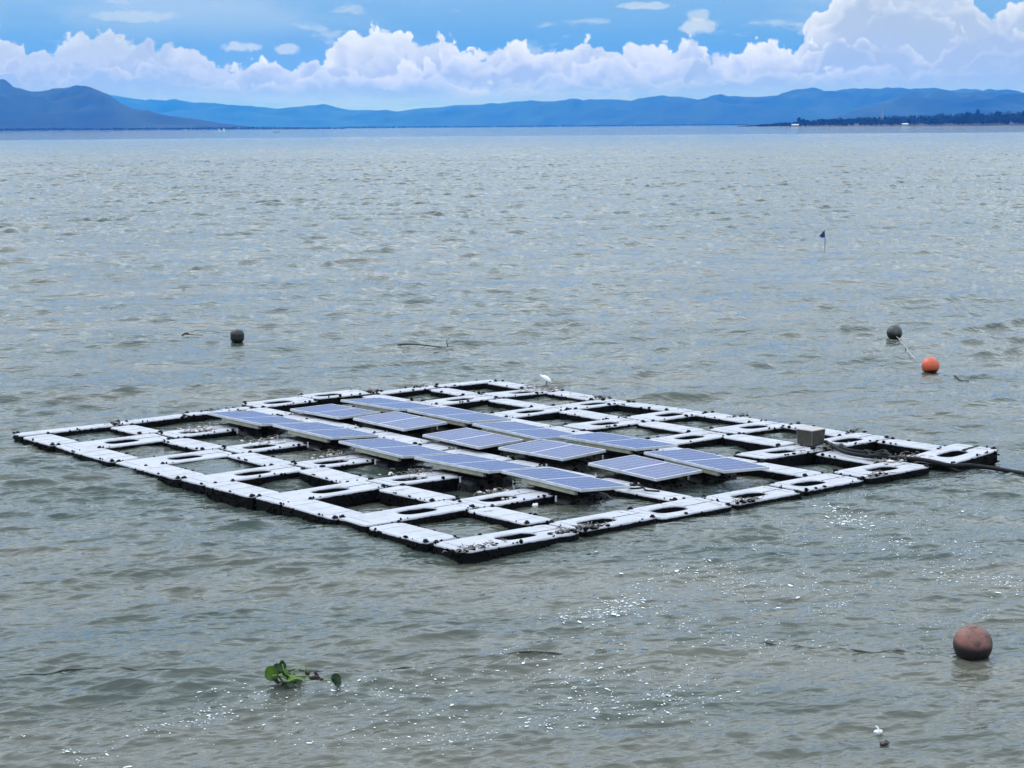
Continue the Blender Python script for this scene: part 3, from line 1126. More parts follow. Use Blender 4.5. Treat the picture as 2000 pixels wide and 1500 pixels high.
# solar panels
def cell_material(row):
    mt, t, b = new_mat('solar_cells')
    co = obj_coord(t)
    x, y, z = t.sep(co)
    # five cell rows in each half, a wide gap at the middle
    yy = t.m('ABSOLUTE', y)
    fy = t.m('FRACT', t.div(t.sub(yy, 0.014), row))
    ly = t.m('ABSOLUTE', t.sub(fy, 0.5))
    ly = t.ss(ly, 0.40, 0.47)
    mid = t.ss(yy, 0.014, 0.009)
    fx = t.m('FRACT', t.div(t.add(x, 0.366), 0.122))
    lx = t.ss(t.m('ABSOLUTE', t.sub(fx, 0.5)), 0.480, 0.496)
    bus = t.m('FRACT', t.div(t.add(x, 0.366), 0.122 / 3))
    lb = t.ss(t.m('ABSOLUTE', t.sub(bus, 0.5)), 0.47, 0.495)
    n = t.noise(co, 14.0, 4, 0.6)
    vt = t.voro(co, 60.0, 'F1')
    base = t.mix(t.ss(vt, 0.1, 0.6), rgb(0.012, 0.018, 0.10), rgb(0.018, 0.028, 0.14))
    base = t.mix(t.mul(lb, 0.12), base, rgb(0.3, 0.3, 0.36))
    base = t.mix(t.mul(lx, 0.20), base, rgb(0.3, 0.3, 0.38))
    base = t.mix(t.mul(ly, 0.5), base, rgb(0.30, 0.31, 0.42))
    base = t.mix(t.mul(mid, 0.85), base, rgb(0.55, 0.56, 0.62))
    dirt = t.mul(t.ss(n, 0.55, 0.8), 0.07)
    base = t.mix(dirt, base, rgb(0.35, 0.34, 0.32))
    t.L.new(base, b.inputs['Base Color'])
    b.inputs['Roughness'].default_value = 0.22
    b.inputs['IOR'].default_value = 1.45
    rn = t.noise(co, 5.0, 3, 0.5)
    t.L.new(t.ss(rn, 0.2, 0.8, 0.12, 0.34), b.inputs['Roughness'])
    return mt


CELLS = cell_material(0.1435)
CELLS_S = cell_material(0.1215)
PW = 0.77


def panel_parts(PL):
    bm = bmesh.new()
    add_box(bm, (0, 0, 0.0), (PW - 0.03, PL - 0.03, 0.008))
    g = bm_mesh('glass', bm)
    bm = bmesh.new()
    for s in (-1, 1):
        add_box(bm, (s * (PW / 2 - 0.009), 0, -0.011), (0.018, PL, 0.034), bevel=0.002)
        add_box(bm, (0, s * (PL / 2 - 0.009), -0.011), (PW - 0.037, 0.018, 0.034), bevel=0.002)
    f = bm_mesh('frame', bm)
    bm = bmesh.new()
    add_box(bm, (0, 0, -0.022), (PW - 0.05, PL - 0.05, 0.004))
    k = bm_mesh('backsheet', bm)
    bm = bmesh.new()
    add_box(bm, (0, 0, 0), (0.045, PL * 0.66, 0.055), bevel=0.006)
    for s in (-1, 1):
        add_box(bm, (0.03, s * PL * 0.3, -0.01), (0.03, 0.05, 0.04))
    r = bm_mesh('support_rail', bm)
    return g, f, k, r


LONG = panel_parts(1.50)
SHORT = panel_parts(1.28)
bm = bmesh.new()
bmesh.ops.create_cone(bm, cap_ends=True, segments=8, radius1=0.013, radius2=0.011, depth=0.07, matrix=Matrix.Translation((0, 0, 0.02)))
PEG = bm_mesh('peg', bm)

# big floats that carry the panels
def main_mesh(seed):
    bm = bmesh.new()
    o = rrect(0.76, 1.0, 0.09, 48)
    vr = loft(bm, [ring(o, -0.22, 0.05), ring(o, -0.16), ring(o, -0.04), ring(o, -0.01, 0.02), ring(o, 0.0, 0.06)])
    bm.faces.new(vr[0][::-1]); bm.faces.new(vr[-1])
    for k in range(4):
        add_box(bm, ((k - 1.5) * 0.16, 0, 0.008), (0.05, 0.8, 0.022), bevel=0.006)
    return bm_mesh('main_float', bm)


MAIN = main_mesh(1)
DARKF = simple('shaded_float', (0.035, 0.034, 0.035), 0.85, 0.7, 9.0, spec=0.15)  # shade under the panels is put into this dark colour
# centre along the raft, centre across, height over the floats, tilt, roll, turn
PANELS = [[(3.077, 1.934, 0.143, 0.066, 0.012, -0.021), (3.000, 3.584, 0.134, 0.056, -0.008, 0.014), (2.950, 5.235, 0.128, 0.055, 0.010, -0.017),
           (3.050, 7.016, 0.141, 0.058, 0.005, -0.006), (2.985, 8.693, 0.136, 0.060, 0.002, 0.003)],
          [(4.443, 1.985, 0.113, -0.023, 0.019, -0.028), (4.446, 3.763, 0.118, -0.036, -0.007, 0.018), (4.320, 5.285, 0.102, -0.024, 0.011, -0.016),
           (4.430, 7.120, 0.121, -0.030, 0.011, -0.015), (4.345, 8.653, 0.103, -0.001, -0.009, 0.012)],
          [(5.270, 1.735, 0.140, 0.050, 0.026, -0.040), (5.400, 3.507, 0.156, 0.042, -0.006, 0.014), (5.170, 5.140, 0.136, 0.058, 0.015, -0.025),
           (5.306, 6.853, 0.149, 0.040, 0.007, -0.004), (5.250, 8.499, 0.142, 0.053, -0.008, 0.017)]]
cols = ['left', 'middle', 'right']
pos5 = ['nearest', 'second nearest', 'middle', 'second farthest', 'farthest']
pr = random.Random(3)
for ci, cn in enumerate(cols):
    for k in range(5):
        ux, v, z, til, rol, yaw = PANELS[ci][k]
        hz = heave(ux, v) * 0.5
        z += TOP
        desc = {0: 'pale blue tilted solar panel, %s in the left panel column',
                1: 'dark blue flat solar panel with white cell lines, %s in the middle column',
                2: 'pale blue tilted solar panel, %s in the right panel column'}[ci] % pos5[k]
        o = empty('solar_panel', (ux, v, z), desc, 'solar panel', 'solar panels on the raft',
                  (rol, til, yaw))
        GL, FRM, BCK, RL = SHORT if ci == 1 else LONG
        link('glass', GL, CELLS_S if ci == 1 else CELLS, o)
        link('frame', FRM, ALU, o)
        link('backsheet', BCK, BLACK, o)
        if ci != 1:
            link('support_rail', RL, BEIGE, o, loc=(-PW / 2 + 0.04, -0.12, -0.058))
        else:
            link('support_rail', RL, BEIGE, o, loc=(PW / 2 - 0.08, 0.0, -0.058))
        mf = empty('main_float', (ux + (0.03 if ci != 1 else 0), ROWS[k + 1], TOP + hz - 0.03),
                   'shade-darkened float under the %s panel of the %s panel column' % (pos5[k], cn), 'pontoon float', 'floats under the solar panels')
        link('shell', MAIN, DARKF, mf)
        tag(link('mussel_crust', get_mesh('crust', 0.76, 1.0, 0.0, k % 3), CRUST, mf), kind='stuff')
        link('peg', PEG, FLOAT, mf, loc=(-0.40, 0.42, 0.0))
        link('peg', PEG, FLOAT, mf, loc=(-0.42, -0.38, 0.0))

# ------------------------------------------------------------------ raft furniture
# square box
BOXM = simple('box_board', (0.045, 0.038, 0.029), 0.7, 0.3, 12.0, bmp=0.002)
LIDM = simple('box_lid', (0.34, 0.30, 0.28), 0.6, 0.12, 6.0)
bx = empty('control_box', (7.66, 2.10, TOP + 0.005 + heave(7.66, 2.1)), 'square brown box standing on the floats where the black cables start', 'box', rot=(0, 0, R(2)))
bm = bmesh.new()
s = 0.132
vb = [(-s * .9, -s * .9, 0), (s * .9, -s * .9, 0), (s * .9, s * .9, 0), (-s * .9, s * .9, 0)]
vt = [(-s, -s, 0.200), (s, -s, 0.200), (s, s, 0.200), (-s, s, 0.200)]
B_ = [bm.verts.new(q) for q in vb]; T_ = [bm.verts.new(q) for q in vt]
bm.faces.new(B_[::-1]); bm.faces.new(T_)
for i in range(4):
    bm.faces.new((B_[i], B_[(i + 1) % 4], T_[(i + 1) % 4], T_[i]))
link('body', bm_mesh('body', bm), BOXM, bx)
TRIM = simple('box_trim', (0.10, 0.088, 0.07), 0.6, 0.2, 12)
for sx, sy in ((-1, -1), (1, -1), (1, 1), (-1, 1)):
    bm = bmesh.new()
    add_tube(bm, [(sx * s * .91, sy * s * .91, 0.0), (sx * s * 1.01, sy * s * 1.01, 0.197)], 0.009, 6)
    link('corner_post', bm_mesh('corner_post', bm), TRIM, bx)
bm = bmesh.new()
add_box(bm, (0, 0, 0.208), (2 * s + 0.03, 2 * s + 0.03, 0.012), bevel=0.003)
link('lid', bm_mesh('lid', bm), LIDM, bx)

# heavy black cables
c1 = [(7.80, 1.95, 0.165), (7.55, 1.55, 0.155), (7.43, 1.26, 0.145), (7.42, 0.94, 0.145), (7.51, 0.71, 0.145), (7.68, 0.26, 0.155), (7.78, -0.14, 0.12), (8.05, -0.25, 0.10), (8.17, -0.55, 0.085),
      (8.17, -1.0, 0.08), (8.21, -1.56, 0.075), (8.35, -2.6, 0.06), (8.7, -4.5, 0.03), (9.4, -7.5, 0.0)]
bm = bmesh.new(); add_tube(bm, smooth_path(c1), 0.027, 10)
tag(link('cable', bm_mesh('cable', bm), BLACK, smooth=True), 'thick black cable running from the brown box off the right side of the raft', 'cable')
c2 = [(7.86, 2.05, 0.155), (7.72, 1.65, 0.14), (7.66, 1.40, 0.135), (7.70, 1.13, 0.13), (7.62, 0.9, 0.125), (7.75, 0.60, 0.125), (7.80, 0.35, 0.135), (7.86, 0.05, 0.11),
      (7.9, -0.2, 0.03), (7.98, -0.67, 0.015), (8.11, -1.03, 0.0), (8.4, -1.5, -0.03)]
bm = bmesh.new(); add_tube(bm, smooth_path(c2), 0.022, 8)
tag(link('cable', bm_mesh('cable', bm), BLACK, smooth=True), 'thinner black cable beside the thick one, dipping into water at the raft corner', 'cable')
# a coil left on the spacer float
bm = bmesh.new()
cp = []
for k in range(80):
    a = k * 0.42
    rr_ = 0.15 + 0.035 * math.sin(k * 1.7) + 0.02 * math.sin(k * .33)
    cp.append((7.50 + rr_ * math.cos(a) * 0.8, 0.80 + rr_ * math.sin(a), 0.125 + 0.045 * abs(math.sin(k * 0.61)) + 0.0005 * k))
add_tube(bm, smooth_path(cp, 3), 0.019, 7)
tag(link('cable_coil', bm_mesh('cable_coil', bm), BLACK, smooth=True), 'tangled coil of black cable beside the thick cable near the right corner of the raft', 'cable coil')
ROPE = simple('wet_rope', (0.05, 0.055, 0.05), 0.7, 0.3, 40)
ROPEL = simple('pale_rope', (0.34, 0.32, 0.34), 0.7, 0.3, 40)
# a loop of rope on the near left panel line
lp = [(3.78 + 0.11 * math.cos(a * .5) * (1 + .1 * math.sin(a)), 1.45 + 0.10 * math.sin(a * .5), 0.125) for a in range(12)]
bm = bmesh.new(); add_tube(bm, smooth_path(lp + [(3.72, 1.2, .125), (3.8, 1.05, .125)], 4), 0.012, 6)
tag(link('rope', bm_mesh('rope', bm), BLACK, smooth=True), 'small loop of dark rope lying on the float between the near solar panels', 'rope')

# debris heap of twigs and shells on the near edge row and elsewhere
TWIG = simple('dead_stems', (0.17, 0.15, 0.135), 0.85, 0.5, 20)
SHELL = simple('pale_shells', (0.50, 0.45, 0.42), 0.8, 0.4, 25)


def debris(cx, cy, rx, ry, n, label, z=None, seed=1, ln=0.09, mat=None, dark=True):
    rg = random.Random(seed)
    zz = (TOP + heave(cx, cy)) if z is None else z
    o = empty('debris', (cx, cy, zz), label, 'debris')
    bm = bmesh.new()
    for k in range(n):
        x, y = rg.gauss(0, rx), rg.gauss(0, ry)
        a = rg.random() * 6.28; l = ln * (0.4 + rg.random())
        h = rg.random() * 0.03
        p0 = Vector((x, y, h)); p1 = p0 + Vector((math.cos(a) * l, math.sin(a) * l, rg.uniform(-.01, .04)))
        pm = (p0 + p1) / 2 + Vector((rg.gauss(0, .01), rg.gauss(0, .01), rg.random() * 0.02))
        add_tube(bm, [p0, pm, p1], [0.004, 0.005, 0.002], 5)
    tag(link('twigs', bm_mesh('twigs', bm), mat or TWIG, o), kind='stuff')
    bm = bmesh.new()
    for k in range(n // 2):
        x, y = rg.gauss(0, rx), rg.gauss(0, ry)
        r = 0.012 + 0.02 * rg.random()
        bmesh.ops.create_icosphere(bm, subdivisions=1, radius=1, matrix=Matrix.Translation((x, y, 0.008)) @ Matrix.Rotation(rg.random() * 6, 4, 'Z') @ Matrix.Diagonal((r * 1.5, r, r * 0.6, 1)))
    tag(link('lumps', bm_mesh('lumps', bm), CRUST if dark else SHELL, o), kind='stuff')
    return o


debris(1.80, 0.07, 0.13, 0.035, 46, 'brown heap of dead stems on the outer edge of the near right row', seed=2)
debris(1.45, 0.05, 0.10, 0.03, 24, 'dark clump of mussels at the joint left of the brown heap', seed=3)
debris(0.12, 0.06, 0.09, 0.05, 30, 'dark scraps of weed on the near corner of the raft', seed=4)
debris(0.42, 0.10, 0.09, 0.03, 14, 'small dark weed clump just right of the near corner', seed=5)
debris(4.22, 0.03, 0.12, 0.03, 26, 'dark mussel clumps on the outer edge below the middle of the near right row', seed=6)
debris(6.55, 0.04, 0.12, 0.03, 24, 'dark mussel clumps on the outer edge near the right end of the near right row', seed=7)
debris(7.70, 0.55, 0.20, 0.10, 60, 'pale and dark scraps caught around the cables near the right corner', seed=8, dark=False)
debris(7.62, 1.72, 0.22, 0.10, 44, 'brown dead stems lying below the square box', seed=9)
debris(8.80, 9.05, 0.16, 0.20, 60, 'pale twigs under the feet of the white egret', seed=10, ln=0.16, dark=False)
debris(8.78, 7.55, 0.12, 0.16, 24, 'dark weed on the far right edge beyond the egret', seed=11)
for k, (x, y) in enumerate(((2.45, 2.32), (2.45, 4.1), (2.45, 5.9), (2.40, 7.6), (2.3, 9.2))):
    debris(x, y, 0.17, 0.16, 60, 'tangled dead stems beside the left panel column, %s of five tangles' % pos5[k], z=0.07, seed=20 + k, ln=0.12, dark=False)
for k, (x, y) in enumerate(((6.35, 10.55), (1.62, 10.45), (3.3, 10.5), (7.3, 10.5), (8.9, 4.6), (8.95, 2.45))):
    debris(x, y, 0.10, 0.05, 16, ['dark weed clump on the far left edge where it bends', 'dark weed clump on the far left edge near the left corner',
                                'dark weed clumps on the far left edge left of the first panel', 'dark weed clump on the far left edge near the far corner',
                                'dark weed clump on the far right edge behind the box', 'dark weed clump on the far right edge near the right corner'][k], seed=40 + k)

# egret
EG = simple('white_feathers', (0.86, 0.87, 0.88), 0.7, 0.04, 30, bmp=0.002)
DK = simple('dark_legs', (0.03, 0.03, 0.03), 0.5, 0.2, 20)
BILL = simple('bill_horn', (0.12, 0.10, 0.05), 0.4, 0.2, 20)


def skin(name, chain_list, mat, parent, sub=2):
    """chain_list: list of [(point, radius), ...]; first point of later chains gives its parent vertex index"""
    bm = bmesh.new()
    lay = bm.verts.layers.skin.verify()
    vs = []
    for ch in chain_list:
        prev = None
        start = 0
        if isinstance(ch[0], int):
            prev = vs[ch[0]]; start = 1
        for p, r in ch[start:]:
            v = bm.verts.new(p)
            v[lay].radius = (r, r) if not isinstance(r, tuple) else r
            vs.append(v)
            if prev is not None:
                bm.edges.new((prev, v))
            prev = v
    vs[0][lay].use_root = True
    me = bpy.data.meshes.new(name)
    bm.to_mesh(me); bm.free()
    o = bpy.data.objects.new(name, me)
    COL.objects.link(o)
    o.parent = parent
    me.materials.append(mat)
    sm = o.modifiers.new('skin', 'SKIN'); sm.use_smooth_shade = True
    ss_ = o.modifiers.new('sub', 'SUBSURF'); ss_.levels = sub; ss_.render_levels = sub
    return o


bx0, by0 = 8.86, 9.02
eg = empty('egret', (bx0, by0, TOP + 0.02 + heave(bx0, by0)), 'small white egret standing on the far right edge of the raft', 'bird', rot=(0, 0, math.atan2(RT.y, RT.x)))
# local +x is towards the right of the photo; the bird faces left, hunched
K = 1.0
skin('body', [[((0.085, 0, 0.080), 0.010), ((0.062, 0, 0.108), 0.022), ((0.028, 0, 0.140), 0.036), ((-0.012, 0, 0.166), 0.040), ((-0.048, 0, 0.180), 0.030),
               ((-0.070, 0, 0.188), 0.018), ((-0.078, 0, 0.202), 0.013), ((-0.090, 0, 0.212), 0.015), ((-0.104, 0, 0.208), 0.010)]], EG, eg)
skin('bill', [[((-0.104, 0, 0.207), 0.006), ((-0.125, 0, 0.198), 0.004), ((-0.150, 0, 0.188), 0.0015)]], BILL, eg, 1)
for sgn, fx, name in ((-1, -0.028, 'leg'), (1, 0.022, 'leg')):
    skin(name, [[((0.010, sgn * 0.014, 0.120), 0.008), ((0.012 - 0.01 * sgn, sgn * 0.016, 0.070), 0.0045), ((fx, sgn * 0.016, 0.006), 0.004), ((fx - 0.03, sgn * 0.022, 0.003), 0.003)]], DK, eg, 1)
bm = bmesh.new()
for sy in (-1, 1):
    bmesh.ops.create_icosphere(bm, subdivisions=2, radius=1, matrix=Matrix.Translation((0.026, sy * 0.026, 0.142)) @ Matrix.Rotation(R(38), 4, 'Y') @ Matrix.Diagonal((0.070, 0.016, 0.034, 1)))
link('wings', bm_mesh('wings', bm), EG, eg, smooth=True)
bm = bmesh.new()
for sy in (-1, 1):
    bmesh.ops.create_icosphere(bm, subdivisions=1, radius=0.0028, matrix=Matrix.Translation((-0.100, sy * 0.0125, 0.212)))
link('eye', bm_mesh('eye', bm), DK, eg)

# ------------------------------------------------------------------ buoys
def buoy_mat(name, top, low, patch, rough=0.5, lvl=0.0):
    mt, t, b = new_mat(name)
    co = obj_coord(t)
    z = t.sep(co)[2]
    n = t.noise(co, 7.0, 6, 0.65)
    n2 = t.noise(co, 22.0, 5, 0.6)
    c = t.mix(t.ss(n, 0.42, 0.62), rgb(*top), rgb(*patch))
    c = t.mix(t.mul(t.ss(n2, 0.5, 0.75), 0.5), c, rgb(*[q * 0.45 for q in top]))
    edge = t.add(z, t.mul(t.sub(n, 0.5), 0.10))
    c = t.mix(t.ss(edge, lvl + 0.035, lvl - 0.025), c, rgb(*low))  # lower part painted darker as the shade of the underside
    t.L.new(c, b.inputs['Base Color'])
    b.inputs['Roughness'].default_value = rough
    t.L.new(bump(t, n2, 0.006), b.inputs['Normal'])
    return mt


def buoy(x, y, r, sink, label, mat, tilt=(0.1, 0.05), lug=True, squash=1.0, flat=False):
    z = wz(x, y) + r - sink
    o = empty('buoy', (x, y, z), label, 'buoy', 'round mooring buoys around the raft', (tilt[0], tilt[1], 0))
    bm = bmesh.new()
    bmesh.ops.create_uvsphere(bm, u_segments=48, v_segments=28, radius=r)
    for v in bm.verts:
        if flat:
            v.co.z = max(-r, min(r * 0.86, v.co.z * 1.05)); l = math.hypot(v.co.x, v.co.y)
            if l > r * 0.93:
                v.co.x *= r * 0.93 / l; v.co.y *= r * 0.93 / l
        v.co.z *= squash
        n_ = math.sin(v.co.x * 31 + 1) * math.sin(v.co.y * 27) * math.sin(v.co.z * 29 + 2)
        v.co *= 1 + 0.012 * n_
    link('float_shell', bm_mesh('float_shell', bm), mat, o, smooth=True)
    bm = bmesh.new()
    # moulded seam and rope eye
    bmesh.ops.create_cone(bm, cap_ends=True, segments=16, radius1=r * 0.20, radius2=r * 0.13, depth=r * 0.08, matrix=Matrix.Translation((0, 0, r * squash * (0.88 if flat else 0.985))))
    rings = []
    for k in range(14):
        th = math.pi * k / 13
        rings.append((math.cos(th) * r * 0.14, 0, r * squash * (0.93 if flat else 1.03) + math.sin(th) * r * 0.12))
    if lug:
        add_tube(bm, rings, r * 0.035, 6)
    link('rope_eye', bm_mesh('rope_eye', bm), mat, o, smooth=True)
    return o


OR = buoy_mat('orange_buoy', (0.56, 0.085, 0.030), (0.02, 0.012, 0.012), (0.42, 0.09, 0.045), 0.42, -0.085)
BR = buoy_mat('weathered_red_buoy', (0.20, 0.082, 0.064), (0.008, 0.005, 0.005), (0.065, 0.032, 0.028), 0.6, 0.02)
BK = buoy_mat('black_buoy', (0.035, 0.038, 0.036), (0.008, 0.008, 0.009), (0.07, 0.07, 0.062), 0.5)
BK2 = buoy_mat('black_buoy_flat', (0.010, 0.011, 0.012), (0.006, 0.006, 0.007), (0.022, 0.022, 0.022), 0.5)
buoy(1.08, -5.54, 0.163, 0.060, 'large faded red-brown buoy in the right foreground, darkened below by painted shade', BR, (0.15, -0.1), lug=False)
buoy(15.84, 6.50, 0.160, 0.040, 'bright orange buoy on the pale rope beyond the right side of the raft', OR, (-0.1, 0.1), lug=False)
buoy(19.10, 9.98, 0.160, 0.000, 'round black buoy behind the orange one at right', BK, (0.2, 0.1), lug=False)
buoy(9.08, 19.15, 0.155, 0.03, 'flat-topped black buoy alone on the water at left behind the raft', BK2, (0.05, 0.0), flat=True, lug=False)

# ropes
rp = [(19.0, 9.85), (18.9, 9.70), (18.75, 9.5), (18.2, 8.95), (17.6, 8.4), (17.03, 7.76), (16.6, 7.3), (16.1, 6.85), (15.9, 6.6)]
bm = bmesh.new()
add_tube(bm, smooth_path([(x, y, wz(x, y) + 0.004 + 0.014 * math.sin(i * 1.9) + (0.06 if i in (0, 8) else 0)) for i, (x, y) in enumerate(rp)], 6), 0.008, 6)
tag(link('rope', bm_mesh('rope', bm), ROPEL, smooth=True), 'pale rope tying the round black buoy to the orange buoy', 'rope')
rp = [(15.86, 6.5), (15.70, 6.15), (15.52, 5.8), (15.40, 5.6), (15.27, 5.41), (15.1, 5.1)]
bm = bmesh.new()
add_tube(bm, smooth_path([(x, y, wz(x, y) + (0.015 if i > 2 else -0.01)) for i, (x, y) in enumerate(rp)], 6), 0.011, 6)
tag(link('rope', bm_mesh('rope', bm), ROPE, smooth=True), 'short dark rope trailing from the orange buoy toward the right', 'rope')
rp = [(-7.2, 0.9), (-6.3, 0.1), (-5.37, -0.66), (-4.7, -0.99), (-4.25, -1.45), (-3.72, -1.96), (-3.35, -2.3), (-3.03, -2.52), (-2.55, -2.65), (-1.87, -3.04), (-1.5, -3.27), (-1.12, -3.49),
      (-0.75, -3.73), (-0.45, -3.93), (0.01, -4.12), (0.31, -4.52), (0.57, -4.87), (0.85, -5.12), (1.08, -5.40)]
pts_ = smooth_path([(x, y, 0) for x, y in rp], 40)
bm = bmesh.new()
add_tube(bm, [(p.x, p.y, wz(p.x, p.y) - 0.005 + 0.008 * math.sin(i * 0.071) * math.sin(i * 0.019 + 1) + 0.003 * math.sin(i * 0.37)) for i, p in enumerate(pts_)], 0.0070, 6)
tag(link('rope', bm_mesh('rope', bm), ROPE, smooth=True), 'long thin dark mooring rope across the foreground to the faded red buoy', 'rope')

# blue flag marker
fx_, fy_ = 40.99, 31.0
fl = empty('flag_marker', (fx_, fy_, 0), 'small dark blue flag on a stick in the water far behind the raft', 'flag marker', rot=(0, 0, math.atan2(RT.y, RT.x)))
bm = bmesh.new(); add_tube(bm, [(0.0, 0, -0.4), (0.01, 0, 0.3), (-0.02, 0, 0.64)], 0.014, 6)
link('pole', bm_mesh('pole', bm), simple('flag_pole', (0.10, 0.12, 0.11), 0.6), fl)
bm = bmesh.new()
a = [bm.verts.new(q) for q in ((-0.01, 0.012, 0.66), (-0.20, 0.05, 0.44), (-0.10, 0.0, 0.37), (0.0, 0.012, 0.40))]
b2 = [bm.verts.new((v.co.x, v.co.y - 0.012, v.co.z)) for v in a]
bm.faces.new(a); bm.faces.new(b2[::-1])
for i in range(4):
    bm.faces.new((a[i], b2[i], b2[(i + 1) % 4], a[(i + 1) % 4]))
link('flag', bm_mesh('flag', bm), simple('blue_cloth', (0.012, 0.02, 0.16), 0.8, 0.2), fl)

# floating stick behind the raft
bm = bmesh.new()
add_tube(bm, smooth_path([(11.22, 16.42, 0.03), (11.35, 16.25, 0.05), (11.55, 16.0, 0.035), (11.8, 15.7, 0.0), (11.95, 15.5, 0.02)], 5), [0.022 - 0.0008 * i for i in range(21)], 7)
add_tube(bm, [(11.88, 15.6, 0.0), (11.86, 15.62, 0.12), (11.90, 15.58, 0.19)], [0.010, 0.008, 0.004], 5)
tag(link('floating_stick', bm_mesh('floating_stick', bm), simple('wet_wood', (0.02, 0.022, 0.024), 0.6), smooth=True), 'thin black stick floating on the water behind the raft', 'stick')
# bit of twig left of the black buoy
bm = bmesh.new()
add_tube(bm, [(9.0, 21.3, 0.0), (9.07, 21.25, 0.06), (9.12, 21.2, 0.05)], [0.02, 0.024, 0.01], 6)
add_tube(bm, [(9.07, 21.25, 0.03), (9.35, 21.0, 0.01)], [0.012, 0.008], 6)
tag(link('floating_twig', bm_mesh('floating_twig', bm), simple('wet_twig', (0.05, 0.04, 0.035), 0.6), smooth=True), 'tiny brown twig floating left of the flat-topped black buoy', 'twig')

# litter in the right foreground
def crumple(name, r, sx, sy, sz, seed, amp=0.35, sub=3):
    rg = random.Random(seed)
    ph = [rg.random() * 6 for _ in range(6)]
    bm = bmesh.new()
    bmesh.ops.create_icosphere(bm, subdivisions=sub, radius=r)
    for v in bm.verts:
        d = v.co.normalized()
        n_ = math.sin(d.x * 4 + ph[0]) * math.sin(d.y * 5 + ph[1]) + 0.5 * math.sin(d.z * 9 + ph[2]) * math.sin(d.x * 8 + ph[3])
        v.co *= 1 + amp * n_
        v.co.x *= sx; v.co.y *= sy; v.co.z *= sz
    return bm_mesh(name, bm)


WPL = simple('white_plastic', (0.75, 0.77, 0.76), 0.35, 0.1, 20)
FOAMP = simple('white_foam_scrap', (0.82, 0.82, 0.80), 0.8, 0.1, 30)
lx, ly = -1.13, -6.36
li = empty('floating_litter', (lx, ly, wz(lx, ly) + 0.012), 'white bird-like scrap of plastic litter floating in the lower right foreground', 'litter', rot=(0, 0, math.atan2(RT.y, RT.x)))
link('plastic_lump', crumple('plastic_lump', 0.022, 1.25, 1.0, 0.8, 3), WPL, li, loc=(0, 0, 0.008), smooth=True)
bm = bmesh.new(); add_tube(bm, [(0.004, 0, 0.018), (-0.004, 0.0, 0.040), (-0.018, 0, 0.056)], [0.009, 0.007, 0.005], 7)
link('neck', bm_mesh('neck', bm), WPL, li, smooth=True)
lx, ly = -1.30, -6.56
tag(link('floating_litter', crumple('dark_scrap', 0.026, 1.4, 0.8, 0.7, 5), simple('dark_wet_scrap', (0.035, 0.025, 0.025), 0.5), loc=(lx, ly, wz(lx, ly) + 0.004), smooth=True),
    'dark brown scrap floating just below the white litter in the lower right', 'litter')
tag(link('foam_scrap', crumple('foam_scrap', 0.035, 1.5, 0.8, 0.6, 8), FOAMP, loc=(2.41, 1.71, wz(2.41, 1.71) + 0.01), rot=(0, 0, 0.4), smooth=True),
    'small white scrap floating inside the open cell nearest the camera', 'litter')

# ------------------------------------------------------------------ water hyacinth
def leaf_mat(name, c1, c2):
    mt, t, b = new_mat(name)
    co = obj_coord(t)
    n = t.noise(co, 18.0, 4, 0.6)
    w = t.N.new('ShaderNodeTexWave'); w.inputs['Scale'].default_value = 30; w.inputs['Distortion'].default_value = 2
    t.L.new(co, w.inputs['Vector'])
    c = t.mix(t.ss(n, 0.35, 0.65), rgb(*c1), rgb(*c2))
    c = t.mix(t.mul(w.outputs['Fac'], 0.18), c, rgb(*[q * 1.6 for q in c1]))
    t.L.new(c, b.inputs['Base Color'])
    b.inputs['Roughness'].default_value = 0.38
    b.inputs['Subsurface Weight'].default_value = 0.0
    tr = t.N.new('ShaderNodeBsdfTranslucent'); tr.inputs[0].default_value = rgb(*[q * 1.3 for q in c1])
    ms = t.N.new('ShaderNodeMixShader'); ms.inputs[0].default_value = 0.3
    out = [n_ for n_ in t.N if n_.type == 'OUTPUT_MATERIAL'][0]
    t.L.new(b.outputs[0], ms.inputs[1]); t.L.new(tr.outputs[0], ms.inputs[2]); t.L.new(ms.outputs[0], out.inputs[0])
    return mt


LEAF = leaf_mat('hyacinth_leaf', (0.060, 0.125, 0.008), (0.030, 0.075, 0.008))
LEAFD = leaf_mat('hyacinth_leaf_dark', (0.018, 0.045, 0.012), (0.012, 0.030, 0.010))
STEM = simple('hyacinth_stem', (0.13, 0.22, 0.035), 0.4, 0.3, 15)
ROT = simple('rotten_leaf', (0.035, 0.022, 0.022), 0.6, 0.4, 25)


def leaf_mesh(r, cup=0.25, seed=0):
    rg = random.Random(seed)
    bm = bmesh.new()
    rings_ = 6; seg = 22
    ctr = bm.verts.new((0, 0, 0))
    prev = None
    for i in range(1, rings_ + 1):
        q = i / rings_
        cur = []
        for k in range(seg):
            th = 2 * math.pi * k / seg
            rr2 = r * q * (1 + 0.10 * math.cos(th) - 0.10 * (1 if abs(th - math.pi) < 0.25 else 0) * q)
            z = cup * r * q * q * (0.8 + 0.4 * math.cos(2 * th)) + 0.03 * r * math.sin(3 * th + seed) * q
            cur.append(bm.verts.new((rr2 * math.cos(th) * 1.05, rr2 * math.sin(th) * 0.95, z)))
        for k in range(seg):
            if prev is None:
                bm.faces.new((ctr, cur[k], cur[(k + 1) % seg]))
            else:
                bm.faces.new((prev[k], cur[k], cur[(k + 1) % seg], prev[(k + 1) % seg]))
        prev = cur
    me = bm_mesh('leaf', bm)
    return me


